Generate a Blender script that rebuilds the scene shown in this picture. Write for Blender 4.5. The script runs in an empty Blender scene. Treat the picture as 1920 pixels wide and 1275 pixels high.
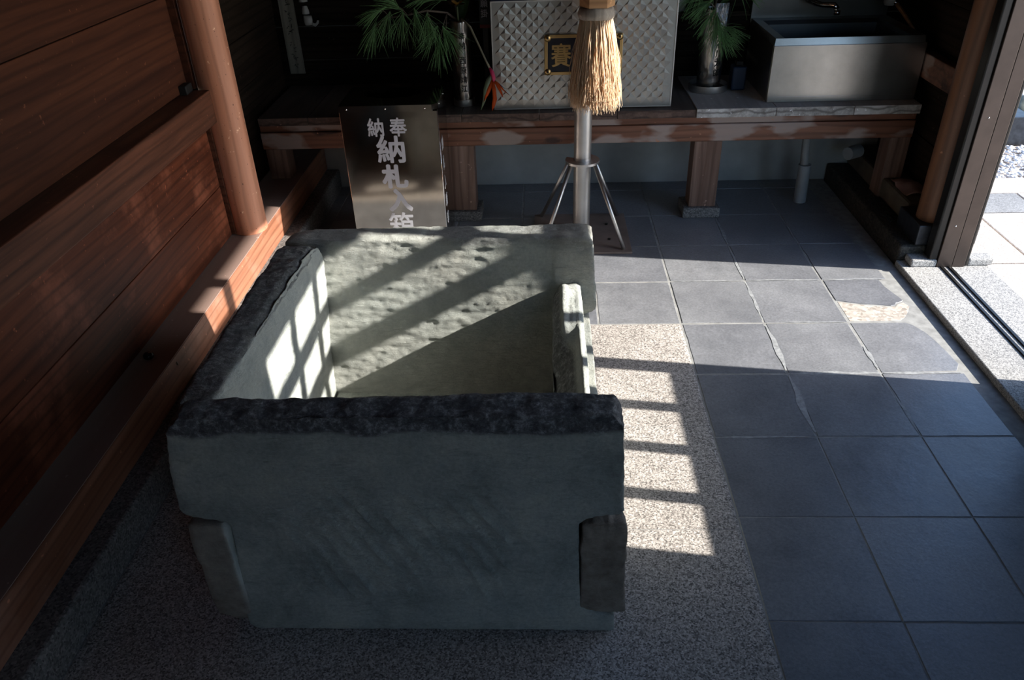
import bpy, bmesh, math, random
from mathutils import Vector, Matrix, noise
R_ = random.Random(7)
C = bpy.context.scene.collection
scene = bpy.context.scene
PI = math.pi

# ------------------------------------------------------------------ camera
cam_d = bpy.data.cameras.new('camera'); cam = bpy.data.objects.new('camera', cam_d); C.objects.link(cam)
cam_d.sensor_width = 36; cam_d.lens = 1449.2 / 1920 * 36; cam_d.clip_start = 0.02; cam_d.clip_end = 300
r, u, b = (0.99905, 0.031265, -0.030366), (0.00855, 0.542588, 0.839955), (0.042737, -0.839417, 0.541805)
cam.matrix_world = Matrix(((r[0], u[0], b[0], -0.498), (r[1], u[1], b[1], -2.4244), (r[2], u[2], b[2], 1.4997), (0, 0, 0, 1)))
scene.camera = cam
# ------------------------------------------------------------------ sky, sun, exposure
world = bpy.data.worlds.new('sky'); scene.world = world; world.use_nodes = True
wn = world.node_tree
bg = wn.nodes['Background']
sky = wn.nodes.new('ShaderNodeTexSky'); sky.sky_type = 'NISHITA'; sky.sun_disc = False
sky.sun_elevation = math.radians(28); sky.sun_rotation = math.radians(97)
sky.air_density = 1.0; sky.dust_density = 0.9; sky.ozone_density = 4.0
wn.links.new(sky.outputs[0], bg.inputs[0]); bg.inputs[1].default_value = 0.25
sun_d = bpy.data.lights.new('sun', 'SUN'); sun = bpy.data.objects.new('sun', sun_d); C.objects.link(sun)
sun_d.energy = 7.5; sun_d.angle = math.radians(0.53); sun_d.color = (1.0, 0.95, 0.87)
SUN = Vector((-1, 0.14, -0.53)).normalized()
sun.rotation_euler = SUN.to_track_quat('-Z', 'Y').to_euler()
sun.location = (6, -1, 4)
scene.view_settings.view_transform = 'Standard'; scene.view_settings.look = 'None'
scene.view_settings.gamma = 1; scene.view_settings.use_curve_mapping = False
scene.view_settings.exposure = 0.75
scene.cycles.max_bounces = 10; scene.cycles.diffuse_bounces = 5

# ------------------------------------------------------------------ materials
def new_mat(name):
    m = bpy.data.materials.new(name); m.use_nodes = True
    nt = m.node_tree
    return m, nt, nt.nodes['Principled BSDF']
def node(nt, t, **kw):
    n = nt.nodes.new(t)
    for k, v in kw.items(): setattr(n, k, v)
    return n
def ramp(nt, fac, stops):
    n = nt.nodes.new('ShaderNodeValToRGB'); e = n.color_ramp.elements
    while len(e) < len(stops): e.new(0.5)
    for x, (p, c) in zip(e, stops): x.position = p; x.color = (*c, 1)
    nt.links.new(fac, n.inputs[0]); return n.outputs[0]
def mapped(nt, scale=(1, 1, 1), coord='Object', w=True):
    tc = node(nt, 'ShaderNodeTexCoord'); mp = node(nt, 'ShaderNodeMapping')
    mp.inputs['Scale'].default_value = scale
    nt.links.new(tc.outputs[coord], mp.inputs[0])
    if w:
        oi = node(nt, 'ShaderNodeObjectInfo'); mul = node(nt, 'ShaderNodeVectorMath', operation='SCALE')
        mul.inputs[0].default_value = (37, 53, 71); nt.links.new(oi.outputs['Random'], mul.inputs['Scale'])
        nt.links.new(mul.outputs[0], mp.inputs['Location'])
    return mp.outputs[0]
def noi(nt, vec, scale, detail=4, rough=0.55, dist=0.0):
    n = node(nt, 'ShaderNodeTexNoise'); n.inputs['Scale'].default_value = scale; n.inputs['Detail'].default_value = detail
    n.inputs['Roughness'].default_value = rough; n.inputs['Distortion'].default_value = dist
    nt.links.new(vec, n.inputs['Vector']); return n.outputs['Fac']
def bump(nt, bsdf, h, strength, dist=0.01, prev=None):
    b_ = node(nt, 'ShaderNodeBump'); b_.inputs['Strength'].default_value = strength; b_.inputs['Distance'].default_value = dist
    nt.links.new(h, b_.inputs['Height'])
    if prev: nt.links.new(prev, b_.inputs['Normal'])
    nt.links.new(b_.outputs[0], bsdf.inputs['Normal']); return b_.outputs[0]
def mix(nt, fac, a, b_, blend='MIX'):
    n = node(nt, 'ShaderNodeMix', data_type='RGBA', blend_type=blend)
    if isinstance(fac, float): n.inputs[0].default_value = fac
    else: nt.links.new(fac, n.inputs[0])
    for i, x in ((6, a), (7, b_)):
        if isinstance(x, tuple): n.inputs[i].default_value = (*x, 1)
        else: nt.links.new(x, n.inputs[i])
    return n.outputs[2]
def plain(name, col, rough=0.5, metal=0.0, spec=0.5, var=0.15, vscale=12):
    m, nt, p = new_mat(name)
    v = mapped(nt); f = noi(nt, v, vscale)
    c = ramp(nt, f, [(0.3, tuple(x * (1 - var) for x in col)), (0.7, tuple(min(1, x * (1 + var)) for x in col))])
    nt.links.new(c, p.inputs['Base Color']); p.inputs['Roughness'].default_value = rough; p.inputs['Metallic'].default_value = metal
    p.inputs['Specular IOR Level'].default_value = spec
    return m
def wood(name, dark, light, axis='Y', rough=0.55, grain=60, wear=None, bumps=0.25, spec=0.4, rings=0.5, stain=None, specks=0.0):
    m, nt, p = new_mat(name)
    s = {'X': (0.06, 1, 1), 'Y': (1, 0.06, 1), 'Z': (1, 1, 0.06)}[axis]
    v = mapped(nt, s)
    g1 = noi(nt, v, grain, 5, 0.6, 0.6); g2 = noi(nt, v, grain * 0.18, 3, 0.5, 1.5)
    add = node(nt, 'ShaderNodeMath', operation='ADD'); nt.links.new(g1, add.inputs[0]); nt.links.new(g2, add.inputs[1])
    half = node(nt, 'ShaderNodeMath', operation='MULTIPLY'); half.inputs[1].default_value = 0.5; nt.links.new(add.outputs[0], half.inputs[0])
    c = ramp(nt, half.outputs[0], [(0.36, dark), (0.52, tuple((a + b_) / 2 for a, b_ in zip(dark, light))), (0.66, light)])
    v2 = mapped(nt, (1, 1, 1)); bl = noi(nt, v2, 3.2, 6, 0.65)
    if wear:
        wf = ramp(nt, bl, [(0.5, (0, 0, 0)), (0.68, (1, 1, 1))])
        c = mix(nt, wf, c, wear)
    if rings:
        # growth ring lines that swirl round knots
        rv = mapped(nt, tuple(x * (1 if x == 1 else 2.2) for x in s))
        wv = node(nt, 'ShaderNodeTexWave'); wv.wave_type = 'BANDS'; wv.bands_direction = {'X': 'Z', 'Y': 'Z', 'Z': 'X'}[axis]
        wv.inputs['Scale'].default_value = 9; wv.inputs['Distortion'].default_value = 7; wv.inputs['Detail'].default_value = 2.5; wv.inputs['Detail Scale'].default_value = 0.9
        nt.links.new(rv, wv.inputs['Vector'])
        rf = ramp(nt, wv.outputs['Fac'], [(0.0, (rings,) * 3), (0.22, (rings * .25,) * 3), (0.5, (0, 0, 0))])
        c = mix(nt, rf, c, tuple(x * 0.6 for x in dark))
    if stain:
        sv = mapped(nt, (1.0, 1.0, 2.2) if axis == 'X' else (1, 1, 1)); sn = noi(nt, sv, 4.2, 3, 0.45)
        c = mix(nt, ramp(nt, sn, [(0.35, (0.9, 0.9, 0.9)), (0.41, (0, 0, 0))]), c, stain[0])
        c = mix(nt, ramp(nt, sn, [(0.56, (0, 0, 0)), (0.62, (0.75, 0.75, 0.75))]), c, stain[1])
    if specks:
        kv = noi(nt, mapped(nt, (1, 1, 0.5)), 150, 2, 0.5)
        c = mix(nt, ramp(nt, kv, [(0.71, (0, 0, 0)), (0.75, (specks,) * 3)]), c, tuple(x * 0.12 for x in dark))
    sp = noi(nt, v2, 45, 3, 0.6)
    sf = ramp(nt, sp, [(0.68, (0, 0, 0)), (0.74, (1, 1, 1))])
    c = mix(nt, sf, c, tuple(min(1, x * 1.8 + 0.01) for x in light))
    nt.links.new(c, p.inputs['Base Color']); p.inputs['Roughness'].default_value = rough; p.inputs['Specular IOR Level'].default_value = spec
    bump(nt, p, g1, bumps, 0.004)
    return m
def granite(name, cols, scale=260, rough=0.7):
    m, nt, p = new_mat(name)
    v = mapped(nt)
    vo = node(nt, 'ShaderNodeTexVoronoi'); vo.inputs['Scale'].default_value = scale; nt.links.new(v, vo.inputs['Vector'])
    sep = node(nt, 'ShaderNodeSeparateColor'); nt.links.new(vo.outputs['Color'], sep.inputs[0])
    c = ramp(nt, sep.outputs[0], [(0.0, cols[0]), (0.3, cols[1]), (0.65, cols[2]), (1.0, cols[3])])
    f = noi(nt, v, 3, 4)
    c = mix(nt, 0.5, c, ramp(nt, f, [(0.3, (0.4, 0.4, 0.4)), (0.7, (0.62, 0.62, 0.62))]), 'OVERLAY')
    nt.links.new(c, p.inputs['Base Color']); p.inputs['Roughness'].default_value = rough
    bump(nt, p, noi(nt, v, scale * 0.8, 3), 0.25, 0.002)
    return m
def steel(name, col=(0.55, 0.54, 0.52), rough=0.22, brushed=None, smear=True):
    m, nt, p = new_mat(name)
    v = mapped(nt, brushed or (1, 1, 1))
    f = noi(nt, v, 90 if brushed else 7, 3)
    rr = node(nt, 'ShaderNodeMapRange'); rr.inputs['To Min'].default_value = rough * 0.75; rr.inputs['To Max'].default_value = rough * 1.3
    nt.links.new(f, rr.inputs[0]); nt.links.new(rr.outputs[0], p.inputs['Roughness'])
    c = ramp(nt, noi(nt, mapped(nt), 9, 5), [(0.3, tuple(x * 0.85 for x in col)), (0.7, tuple(min(1, x * 1.1) for x in col))])
    nt.links.new(c, p.inputs['Base Color']); p.inputs['Metallic'].default_value = 1
    bump(nt, p, noi(nt, mapped(nt), 5, 2), 0.03, 0.01)
    return m
def schist(name):
    m, nt, p = new_mat(name)
    v = mapped(nt, (1, 1, 1), w=False)
    a = noi(nt, v, 7, 6, 0.65, 0.4)
    c = ramp(nt, a, [(0.3, (0.28, 0.305, 0.28)), (0.5, (0.44, 0.462, 0.42)), (0.7, (0.56, 0.565, 0.49))])
    vl = mapped(nt, (1, 1, 5), w=False); st = noi(nt, vl, 14, 6, 0.7, 0.8)
    c = mix(nt, ramp(nt, st, [(0.56, (0, 0, 0)), (0.75, (0.7, 0.7, 0.7))]), c, (0.22, 0.24, 0.22))
    fine = noi(nt, v, 120, 4, 0.7)
    c = mix(nt, 0.35, c, ramp(nt, fine, [(0.35, (0.3, 0.3, 0.3)), (0.65, (0.7, 0.7, 0.7))]), 'OVERLAY')
    # weathered dark rims (attribute = where rain and hands have blackened the stone)
    at = node(nt, 'ShaderNodeAttribute'); at.attribute_name = 'patina'
    dk = noi(nt, mapped(nt, (1, 1, 1), w=False), 55, 8, 0.8, 0.25)
    dc = ramp(nt, dk, [(0.38, (0.05, 0.051, 0.057)), (0.52, (0.15, 0.152, 0.16)), (0.62, (0.42, 0.425, 0.43))])
    c = mix(nt, at.outputs['Fac'], c, dc)
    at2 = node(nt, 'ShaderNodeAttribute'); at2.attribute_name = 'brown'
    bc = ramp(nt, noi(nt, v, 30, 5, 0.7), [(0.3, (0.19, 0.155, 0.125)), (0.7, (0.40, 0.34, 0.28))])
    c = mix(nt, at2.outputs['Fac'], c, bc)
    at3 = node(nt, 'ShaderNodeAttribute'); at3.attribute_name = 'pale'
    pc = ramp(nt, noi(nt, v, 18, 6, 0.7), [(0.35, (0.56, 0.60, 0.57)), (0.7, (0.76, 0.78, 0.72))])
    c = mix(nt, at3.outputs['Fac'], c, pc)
    nt.links.new(c, p.inputs['Base Color']); p.inputs['Roughness'].default_value = 0.62; p.inputs['Specular IOR Level'].default_value = 0.4
    n1 = bump(nt, p, noi(nt, mapped(nt, (1, 1, 3.5), w=False), 40, 8, 0.75, 0.6), 0.8, 0.012)
    bump(nt, p, noi(nt, v, 220, 4, 0.65), 0.6, 0.003, n1)
    return m
def slate(name):
    m, nt, p = new_mat(name)
    v = mapped(nt)
    a = noi(nt, v, 5, 6, 0.65); f = noi(nt, v, 130, 4, 0.75)
    c = ramp(nt, a, [(0.3, (0.165, 0.172, 0.188)), (0.7, (0.258, 0.266, 0.284))])
    c = mix(nt, 0.5, c, ramp(nt, f, [(0.3, (0.25, 0.25, 0.25)), (0.7, (0.75, 0.75, 0.75))]), 'OVERLAY')
    # thin pale scratches and grout film
    sv = mapped(nt, (1, 9, 1)); sc = noi(nt, sv, 26, 3, 0.6, 1.5)
    c = mix(nt, ramp(nt, sc, [(0.70, (0, 0, 0)), (0.76, (0.4, 0.4, 0.4))]), c, (0.30, 0.31, 0.32))
    oi = node(nt, 'ShaderNodeObjectInfo')
    c = mix(nt, 1.0, c, ramp(nt, oi.outputs['Random'], [(0, (0.85, 0.85, 0.87)), (1, (1.08, 1.07, 1.05))]), 'MULTIPLY')
    nt.links.new(c, p.inputs['Base Color'])
    rr = ramp(nt, a, [(0.3, (0.32,) * 3), (0.7, (0.46,) * 3)]); nt.links.new(rr, p.inputs['Roughness'])
    p.inputs['Specular IOR Level'].default_value = 0.8
    n1 = bump(nt, p, noi(nt, v, 18, 5, 0.6), 0.25, 0.006)
    bump(nt, p, f, 0.2, 0.001, n1)
    return m

M = {}
M['red_wall'] = wood('stained red plank wood', (0.060, 0.018, 0.010), (0.17, 0.048, 0.022), 'Y', 0.45, 45, wear=(0.30, 0.10, 0.055), spec=0.2)
M['red_upper'] = wood('dull brown plank wood', (0.050, 0.017, 0.010), (0.115, 0.040, 0.020), 'Y', 0.6, 38, spec=0.2)
M['beam'] = wood('dark beam wood', (0.06, 0.024, 0.015), (0.20, 0.075, 0.042), 'Y', 0.5, 40, spec=0.25)
M['pillar'] = wood('light red cedar pillar', (0.52, 0.215, 0.125), (0.74, 0.37, 0.245), 'Z', 0.5, 30, bumps=0.12, specks=1.0)
M['pillar_dark'] = wood('old brown pillar wood', (0.10, 0.045, 0.022), (0.22, 0.10, 0.05), 'Z', 0.5, 30)
M['sill_side'] = wood('orange brown sill wood', (0.20, 0.075, 0.04), (0.36, 0.16, 0.095), 'Y', 0.4, 40, wear=(0.36, 0.20, 0.14))
M['sill_top'] = wood('dusty sill top wood', (0.27, 0.18, 0.15), (0.31, 0.215, 0.18), 'Y', 0.6, 50, bumps=0.05, rings=0.0)
M['bench'] = wood('bench rail wood', (0.12, 0.045, 0.024), (0.28, 0.12, 0.068), 'X', 0.5, 40, stain=((0.035, 0.014, 0.010), (0.42, 0.34, 0.30)))
M['plank_top'] = wood('worn grey shelf plank', (0.42, 0.37, 0.34), (0.62, 0.57, 0.53), 'Y', 0.6, 50, wear=(0.50, 0.44, 0.40), rings=0.3)
M['dark_plank'] = wood('sooty shelf plank', (0.09, 0.07, 0.06), (0.17, 0.135, 0.115), 'Y', 0.6, 50)
M['end_grain'] = wood('weathered plank end', (0.24, 0.22, 0.20), (0.62, 0.60, 0.57), 'Y', 0.8, 90, wear=(0.7, 0.69, 0.67), rings=0.8)
M['end_brown'] = wood('brown plank end', (0.08, 0.05, 0.04), (0.17, 0.11, 0.085), 'Y', 0.8, 90, rings=0.8)
M['leg'] = wood('bench leg wood', (0.14, 0.075, 0.05), (0.30, 0.19, 0.145), 'Z', 0.6, 40)
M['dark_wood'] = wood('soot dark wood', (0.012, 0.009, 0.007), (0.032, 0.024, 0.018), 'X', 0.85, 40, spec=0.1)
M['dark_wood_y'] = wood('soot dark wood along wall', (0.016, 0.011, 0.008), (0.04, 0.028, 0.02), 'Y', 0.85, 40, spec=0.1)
M['yellow_wood'] = wood('planed block wood', (0.42, 0.22, 0.10), (0.60, 0.34, 0.17), 'X', 0.5, 60, bumps=0.1)
M['slip_wood'] = wood('grey name slip wood', (0.20, 0.19, 0.16), (0.28, 0.27, 0.23), 'Z', 0.7, 60)
M['stone'] = schist('green schist')
M['slate'] = slate('slate tile')
M['granite'] = granite('pink grey granite', [(0.10, 0.09, 0.085), (0.29, 0.26, 0.235), (0.46, 0.42, 0.385), (0.68, 0.63, 0.59)], 300)
M['threshold'] = granite('pale threshold granite', [(0.13, 0.13, 0.13), (0.28, 0.275, 0.265), (0.40, 0.39, 0.375), (0.54, 0.53, 0.51)], 320)
M['curb'] = granite('grey curb stone', [(0.06, 0.06, 0.06), (0.12, 0.12, 0.115), (0.17, 0.165, 0.16), (0.25, 0.24, 0.23)], 200)
M['curb_dark'] = granite('dark mossy curb stone', [(0.015, 0.014, 0.012), (0.03, 0.027, 0.022), (0.05, 0.045, 0.036), (0.08, 0.07, 0.055)], 120)
M['paving'] = granite('pink paving granite', [(0.34, 0.29, 0.25), (0.50, 0.43, 0.38), (0.60, 0.53, 0.47), (0.70, 0.63, 0.57)], 240)
M['paving_shadow'] = granite('shadow toned paving', [(0.16, 0.16, 0.16), (0.22, 0.22, 0.22), (0.27, 0.27, 0.27), (0.33, 0.33, 0.33)], 240)
M['gravel'] = granite('gravel stone', [(0.5, 0.5, 0.52), (0.64, 0.64, 0.66), (0.74, 0.74, 0.76), (0.85, 0.85, 0.86)], 40)
M['mortar'] = plain('pale grout', (0.30, 0.30, 0.29), 0.8, var=0.25, vscale=30)
M['smear'] = plain('thin grout film', (0.30, 0.31, 0.32), 0.75, var=0.3, vscale=60)
M['patch'] = granite('sandy mortar patch', [(0.30, 0.26, 0.22), (0.42, 0.37, 0.32), (0.50, 0.45, 0.40), (0.56, 0.52, 0.47)], 90)
M['plaster'] = plain('grey plaster', (0.36, 0.37, 0.36), 0.8, var=0.2, vscale=5)
M['bin_steel'] = steel('mirror sheet steel', (0.42, 0.39, 0.35), 0.11)
M['steel'] = steel('satin steel', (0.60, 0.58, 0.56), 0.38, brushed=(1, 1, 12))
M['tube'] = steel('tube steel', (0.62, 0.60, 0.58), 0.46, brushed=(20, 20, 1))
M['sink'] = steel('sink steel', (0.50, 0.49, 0.46), 0.30, brushed=(1, 30, 30))
M['sink_dark'] = steel('dark basin steel', (0.16, 0.16, 0.16), 0.42)  # darker, rougher steel for the basin and splash back
M['chrome'] = steel('chrome', (0.8, 0.8, 0.8), 0.06)
M['emboss'] = steel('embossed steel', (0.40, 0.385, 0.36), 0.36)
M['hammer'] = steel('hammered vase steel', (0.40, 0.38, 0.36), 0.25)
M['brass'] = plain('aged brass', (0.55, 0.36, 0.15), 0.35, 1.0)
M['black_panel'] = plain('black lacquer', (0.008, 0.008, 0.012), 0.25)
M['black'] = plain('black paint', (0.01, 0.01, 0.011), 0.6)
M['white_ink'] = plain('white lettering film', (0.62, 0.62, 0.66), 0.5, var=0.05)
M['ink'] = plain('black ink', (0.006, 0.006, 0.006), 0.6)
M['bronze'] = plain('bronze anodised frame', (0.075, 0.058, 0.05), 0.32, 0.6)
M['bronze_dark'] = plain('dark frame edge', (0.02, 0.018, 0.016), 0.35, 0.4)
M['shoe'] = plain('blackened metal shoe', (0.055, 0.06, 0.07), 0.38, 0.7, vscale=30, var=0.3)
M['rust_plate'] = plain('brown painted plate', (0.22, 0.165, 0.14), 0.55, var=0.2)
M['straw'] = wood('pale hemp fibre', (0.84, 0.62, 0.40), (0.96, 0.84, 0.66), 'Z', 0.8, 120, bumps=0.0)
_nt = M['straw'].node_tree; _p = _nt.nodes['Principled BSDF']; _o = [n for n in _nt.nodes if n.type == 'OUTPUT_MATERIAL'][0]
_t = _nt.nodes.new('ShaderNodeBsdfTranslucent'); _t.inputs[0].default_value = (0.97, 0.74, 0.50, 1)
_m = _nt.nodes.new('ShaderNodeMixShader'); _m.inputs[0].default_value = 0.45
_nt.links.new(_p.outputs[0], _m.inputs[1]); _nt.links.new(_t.outputs[0], _m.inputs[2]); _nt.links.new(_m.outputs[0], _o.inputs['Surface'])
M['cord_head'] = wood('grey hemp binding', (0.30, 0.26, 0.22), (0.46, 0.40, 0.33), 'Z', 0.85, 120)
M['needle'] = plain('pine needle', (0.12, 0.25, 0.09), 0.45, var=0.5, vscale=30)
M['twig'] = plain('pine twig', (0.12, 0.09, 0.07), 0.8, var=0.3)
M['stem'] = plain('flower stem', (0.10, 0.13, 0.06), 0.5)
M['stem_pale'] = plain('pale dry stem', (0.28, 0.25, 0.17), 0.5)
M['magenta'] = plain('magenta bract', (0.62, 0.03, 0.12), 0.4)
M['bract'] = plain('grey green bract', (0.12, 0.15, 0.09), 0.4, var=0.3)
M['orange'] = plain('orange petal', (0.85, 0.14, 0.02), 0.45)
M['purple'] = plain('dark violet petal', (0.05, 0.02, 0.12), 0.45)
M['yellow'] = plain('yellow petal', (0.65, 0.32, 0.03), 0.5, var=0.4, vscale=60)
M['leaf'] = plain('green leaf', (0.05, 0.11, 0.03), 0.45, var=0.3)
M['cloth'] = plain('faded pink cloth', (0.50, 0.31, 0.28), 0.9)
M['pvc'] = plain('grey plastic pipe', (0.30, 0.32, 0.33), 0.4)
M['hose'] = plain('ribbed grey hose', (0.26, 0.27, 0.27), 0.5)
M['white'] = plain('white glazed ceramic', (0.45, 0.45, 0.43), 0.3)
M['blue'] = plain('blue plastic', (0.012, 0.03, 0.08), 0.4)
M['glassy'] = plain('black glass', (0.01, 0.01, 0.012), 0.05, spec=0.8)
M['card'] = plain('black card', (0.012, 0.012, 0.014), 0.4)
M['red_card'] = plain('dark red card', (0.18, 0.01, 0.015), 0.5)
M['blue_card'] = plain('blue sheet', (0.05, 0.08, 0.30), 0.4)
M['rock'] = plain('garden rock', (0.16, 0.16, 0.12), 0.85, var=0.4)
M['debris'] = plain('dark leaf litter', (0.03, 0.028, 0.024), 0.8, var=0.6, vscale=80)
M['old_plaster'] = plain('stained brown plaster', (0.11, 0.09, 0.065), 0.85, var=0.35, vscale=9)
M['ceiling'] = plain('dark ceiling board', (0.03, 0.02, 0.014), 0.8)

# ------------------------------------------------------------------ helpers
def link(name, me, mat=None, parent=None, smooth=False, kind=None):
    o = bpy.data.objects.new(name, me); C.objects.link(o)
    if mat: me.materials.append(mat if not isinstance(mat, str) else M[mat])
    if parent: o.parent = parent
    if smooth:
        for f in me.polygons: f.use_smooth = True
    if kind: o['kind'] = kind
    return o
def frombm(name, bm, mat=None, parent=None, smooth=False, kind=None):
    me = bpy.data.meshes.new(name); bm.to_mesh(me); bm.free()
    return link(name, me, mat, parent, smooth, kind)
def frompy(name, vs, fs, mat=None, parent=None, smooth=False, kind=None):
    me = bpy.data.meshes.new(name); me.from_pydata([tuple(v) for v in vs], [], fs); me.update()
    return link(name, me, mat, parent, smooth, kind)
def empty(name, label=None, cat=None, group=None, kind=None, loc=(0, 0, 0)):
    o = bpy.data.objects.new(name, None); C.objects.link(o); o.location = loc; o.empty_display_size = 0.05
    if label: o['label'] = label
    if cat: o['category'] = cat
    if group: o['group'] = group
    if kind: o['kind'] = kind
    return o
def tag(o, label, cat, group=None):
    o['label'] = label; o['category'] = cat
    if group: o['group'] = group
    return o
def addbox(bm, x0, x1, y0, y1, z0, z1, bev=0.0, seg=2):
    vs = [bm.verts.new((x, y, z)) for x in (x0, x1) for y in (y0, y1) for z in (z0, z1)]
    fs = [bm.faces.new([vs[i] for i in f]) for f in ((0, 1, 3, 2), (4, 6, 7, 5), (0, 4, 5, 1), (2, 3, 7, 6), (0, 2, 6, 4), (1, 5, 7, 3))]
    if bev > 0:
        es = list({e for f in fs for e in f.edges})
        bmesh.ops.bevel(bm, geom=es, offset=bev, segments=seg, profile=0.5, affect='EDGES')
def box(name, x0, x1, y0, y1, z0, z1, mat, parent=None, bev=0.003, seg=2, kind=None):
    bm = bmesh.new(); addbox(bm, x0, x1, y0, y1, z0, z1, bev, seg)
    bmesh.ops.recalc_face_normals(bm, faces=bm.faces)
    return frombm(name, bm, mat, parent, False, kind)
def addtube(bm, pts, rad, n=12, cap=True):
    pts = [Vector(p) for p in pts]
    if not hasattr(rad, '__len__'): rad = [rad] * len(pts)
    rings = []
    up = None
    for i, p in enumerate(pts):
        d = (pts[min(i + 1, len(pts) - 1)] - pts[max(i - 1, 0)]).normalized()
        if up is None:
            up = Vector((0, 0, 1)) if abs(d.z) < 0.9 else Vector((0, 1, 0))
        a = d.cross(up).normalized(); up = a.cross(d).normalized(); 
        rings.append([bm.verts.new(p + (a * math.cos(2 * PI * k / n) + up * math.sin(2 * PI * k / n)) * rad[i]) for k in range(n)])
    for i in range(len(rings) - 1):
        for k in range(n):
            bm.faces.new((rings[i][k], rings[i][(k + 1) % n], rings[i + 1][(k + 1) % n], rings[i + 1][k]))
    if cap and n > 2:
        bm.faces.new(rings[0][::-1]); bm.faces.new(rings[-1])
def tube(name, pts, rad, mat, parent=None, n=12, smooth=True, kind=None):
    bm = bmesh.new(); addtube(bm, pts, rad, n); bmesh.ops.recalc_face_normals(bm, faces=bm.faces)
    return frombm(name, bm, mat, parent, smooth, kind)
def lathe(name, prof, loc, mat, parent=None, n=40, smooth=True):
    bm = bmesh.new(); rings = []
    for rr, z in prof:
        rings.append([bm.verts.new((loc[0] + rr * math.cos(2 * PI * k / n), loc[1] + rr * math.sin(2 * PI * k / n), loc[2] + z)) for k in range(n)])
    for i in range(len(rings) - 1):
        for k in range(n):
            bm.faces.new((rings[i][k], rings[i][(k + 1) % n], rings[i + 1][(k + 1) % n], rings[i + 1][k]))
    bmesh.ops.remove_doubles(bm, verts=bm.verts, dist=1e-5)
    bmesh.ops.recalc_face_normals(bm, faces=bm.faces)
    return frombm(name, bm, mat, parent, smooth)
def autosmooth(o, ang=35):
    me = o.data
    for p in me.polygons: p.use_smooth = True
    bm = bmesh.new(); bm.from_mesh(me)
    for e in bm.edges:
        if len(e.link_faces) == 2 and e.calc_face_angle(0) > math.radians(ang): e.smooth = False
    bm.to_mesh(me); bm.free()
    return o
def textmesh(body, bold=0.0):
    c = bpy.data.curves.new('t', 'FONT'); c.body = body; c.offset = bold; c.extrude = 0.0; c.resolution_u = 4
    o = bpy.data.objects.new('t', c); C.objects.link(o)
    dg = bpy.context.evaluated_depsgraph_get(); dg.update()
    me = bpy.data.meshes.new_from_object(o.evaluated_get(dg))
    bpy.data.objects.remove(o); bpy.data.curves.remove(c)
    return me
def glyph(name, body, fn, mat, parent, bold=0.02, thick=0.0006):
    """fn(u, v, d): u, v in 0..1 over the glyph box, d = lift off the surface"""
    me = textmesh(body, 0.0)
    xs = [v.co.x for v in me.vertices]; ys = [v.co.y for v in me.vertices]
    if not xs: return None
    x0, x1, y0, y1 = min(xs), max(xs), min(ys), max(ys)
    bm = bmesh.new(); bm.from_mesh(me); bpy.data.meshes.remove(me)
    for f in bm.faces: f.material_index = 0
    if bold > 0:
        src = bm.verts[:] + bm.edges[:] + bm.faces[:]
        for k in range(8):
            r_ = bmesh.ops.duplicate(bm, geom=src)
            vv = [g_ for g_ in r_['geom'] if isinstance(g_, bmesh.types.BMVert)]
            bmesh.ops.translate(bm, verts=vv, vec=(bold * math.cos(k * PI / 4), bold * math.sin(k * PI / 4), (k + 1) * 0.0001))
        x0 -= bold; x1 += bold; y0 -= bold; y1 += bold
    for v in bm.verts: v.co = Vector(fn((v.co.x - x0) / (x1 - x0), (v.co.y - y0) / (y1 - y0), thick + v.co.z))
    return frombm(name, bm, mat, parent)

# ------------------------------------------------------------------ floor
floor = empty('floor', kind='structure')
box('mortar_bed', -1.62, 0.93, -3.6, 1.40, -0.12, -0.0016, 'mortar', floor, 0)
TX, TY = 0.3, 0.3209
def tile_mesh(x0, x1, y0, y1, poly=None, z0=-0.03, z1=0.0, jit=0.0016, rnd=True):
    if poly is None:
        n = 6; poly = []
        cs = [(x0, y0), (x1, y0), (x1, y1), (x0, y1)]
        for i in range(4):
            a, b_ = cs[i], cs[(i + 1) % 4]
            for k in range(n):
                t = k / n
                poly.append((a[0] + (b_[0] - a[0]) * t, a[1] + (b_[1] - a[1]) * t))
    cx = sum(p[0] for p in poly) / len(poly); cy = sum(p[1] for p in poly) / len(poly)
    out = []
    for i, (x, y) in enumerate(poly):
        j = R_.uniform(0, jit) * (2.6 if R_.random() < 0.12 else 1)
        d = Vector((cx - x, cy - y)).normalized()
        out.append((x + d.x * j, y + d.y * j))
    bm = bmesh.new()
    e = 0.0015
    ins = [(x + (cx - x) * e * 8, y + (cy - y) * e * 8) for x, y in out]
    lo = [bm.verts.new((x, y, z0)) for x, y in out]
    md = [bm.verts.new((x, y, z1 - e)) for x, y in out]
    tp = [bm.verts.new((x, y, z1)) for x, y in ins]
    n = len(out)
    for i in range(n):
        j = (i + 1) % n
        bm.faces.new((lo[i], lo[j], md[j], md[i])); bm.faces.new((md[i], md[j], tp[j], tp[i]))
    bm.faces.new(tp)
    return bm
rows = [-1.926, -1.605, -1.284, -0.963, -0.642, -0.321, 0.0, 0.321, 0.642, 0.963, 1.284, 1.40]
rows = [-3.53 + 0.321 * k for k in range(11)] + [0.0, 0.321, 0.642, 0.963, 1.284, 1.398]
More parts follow.
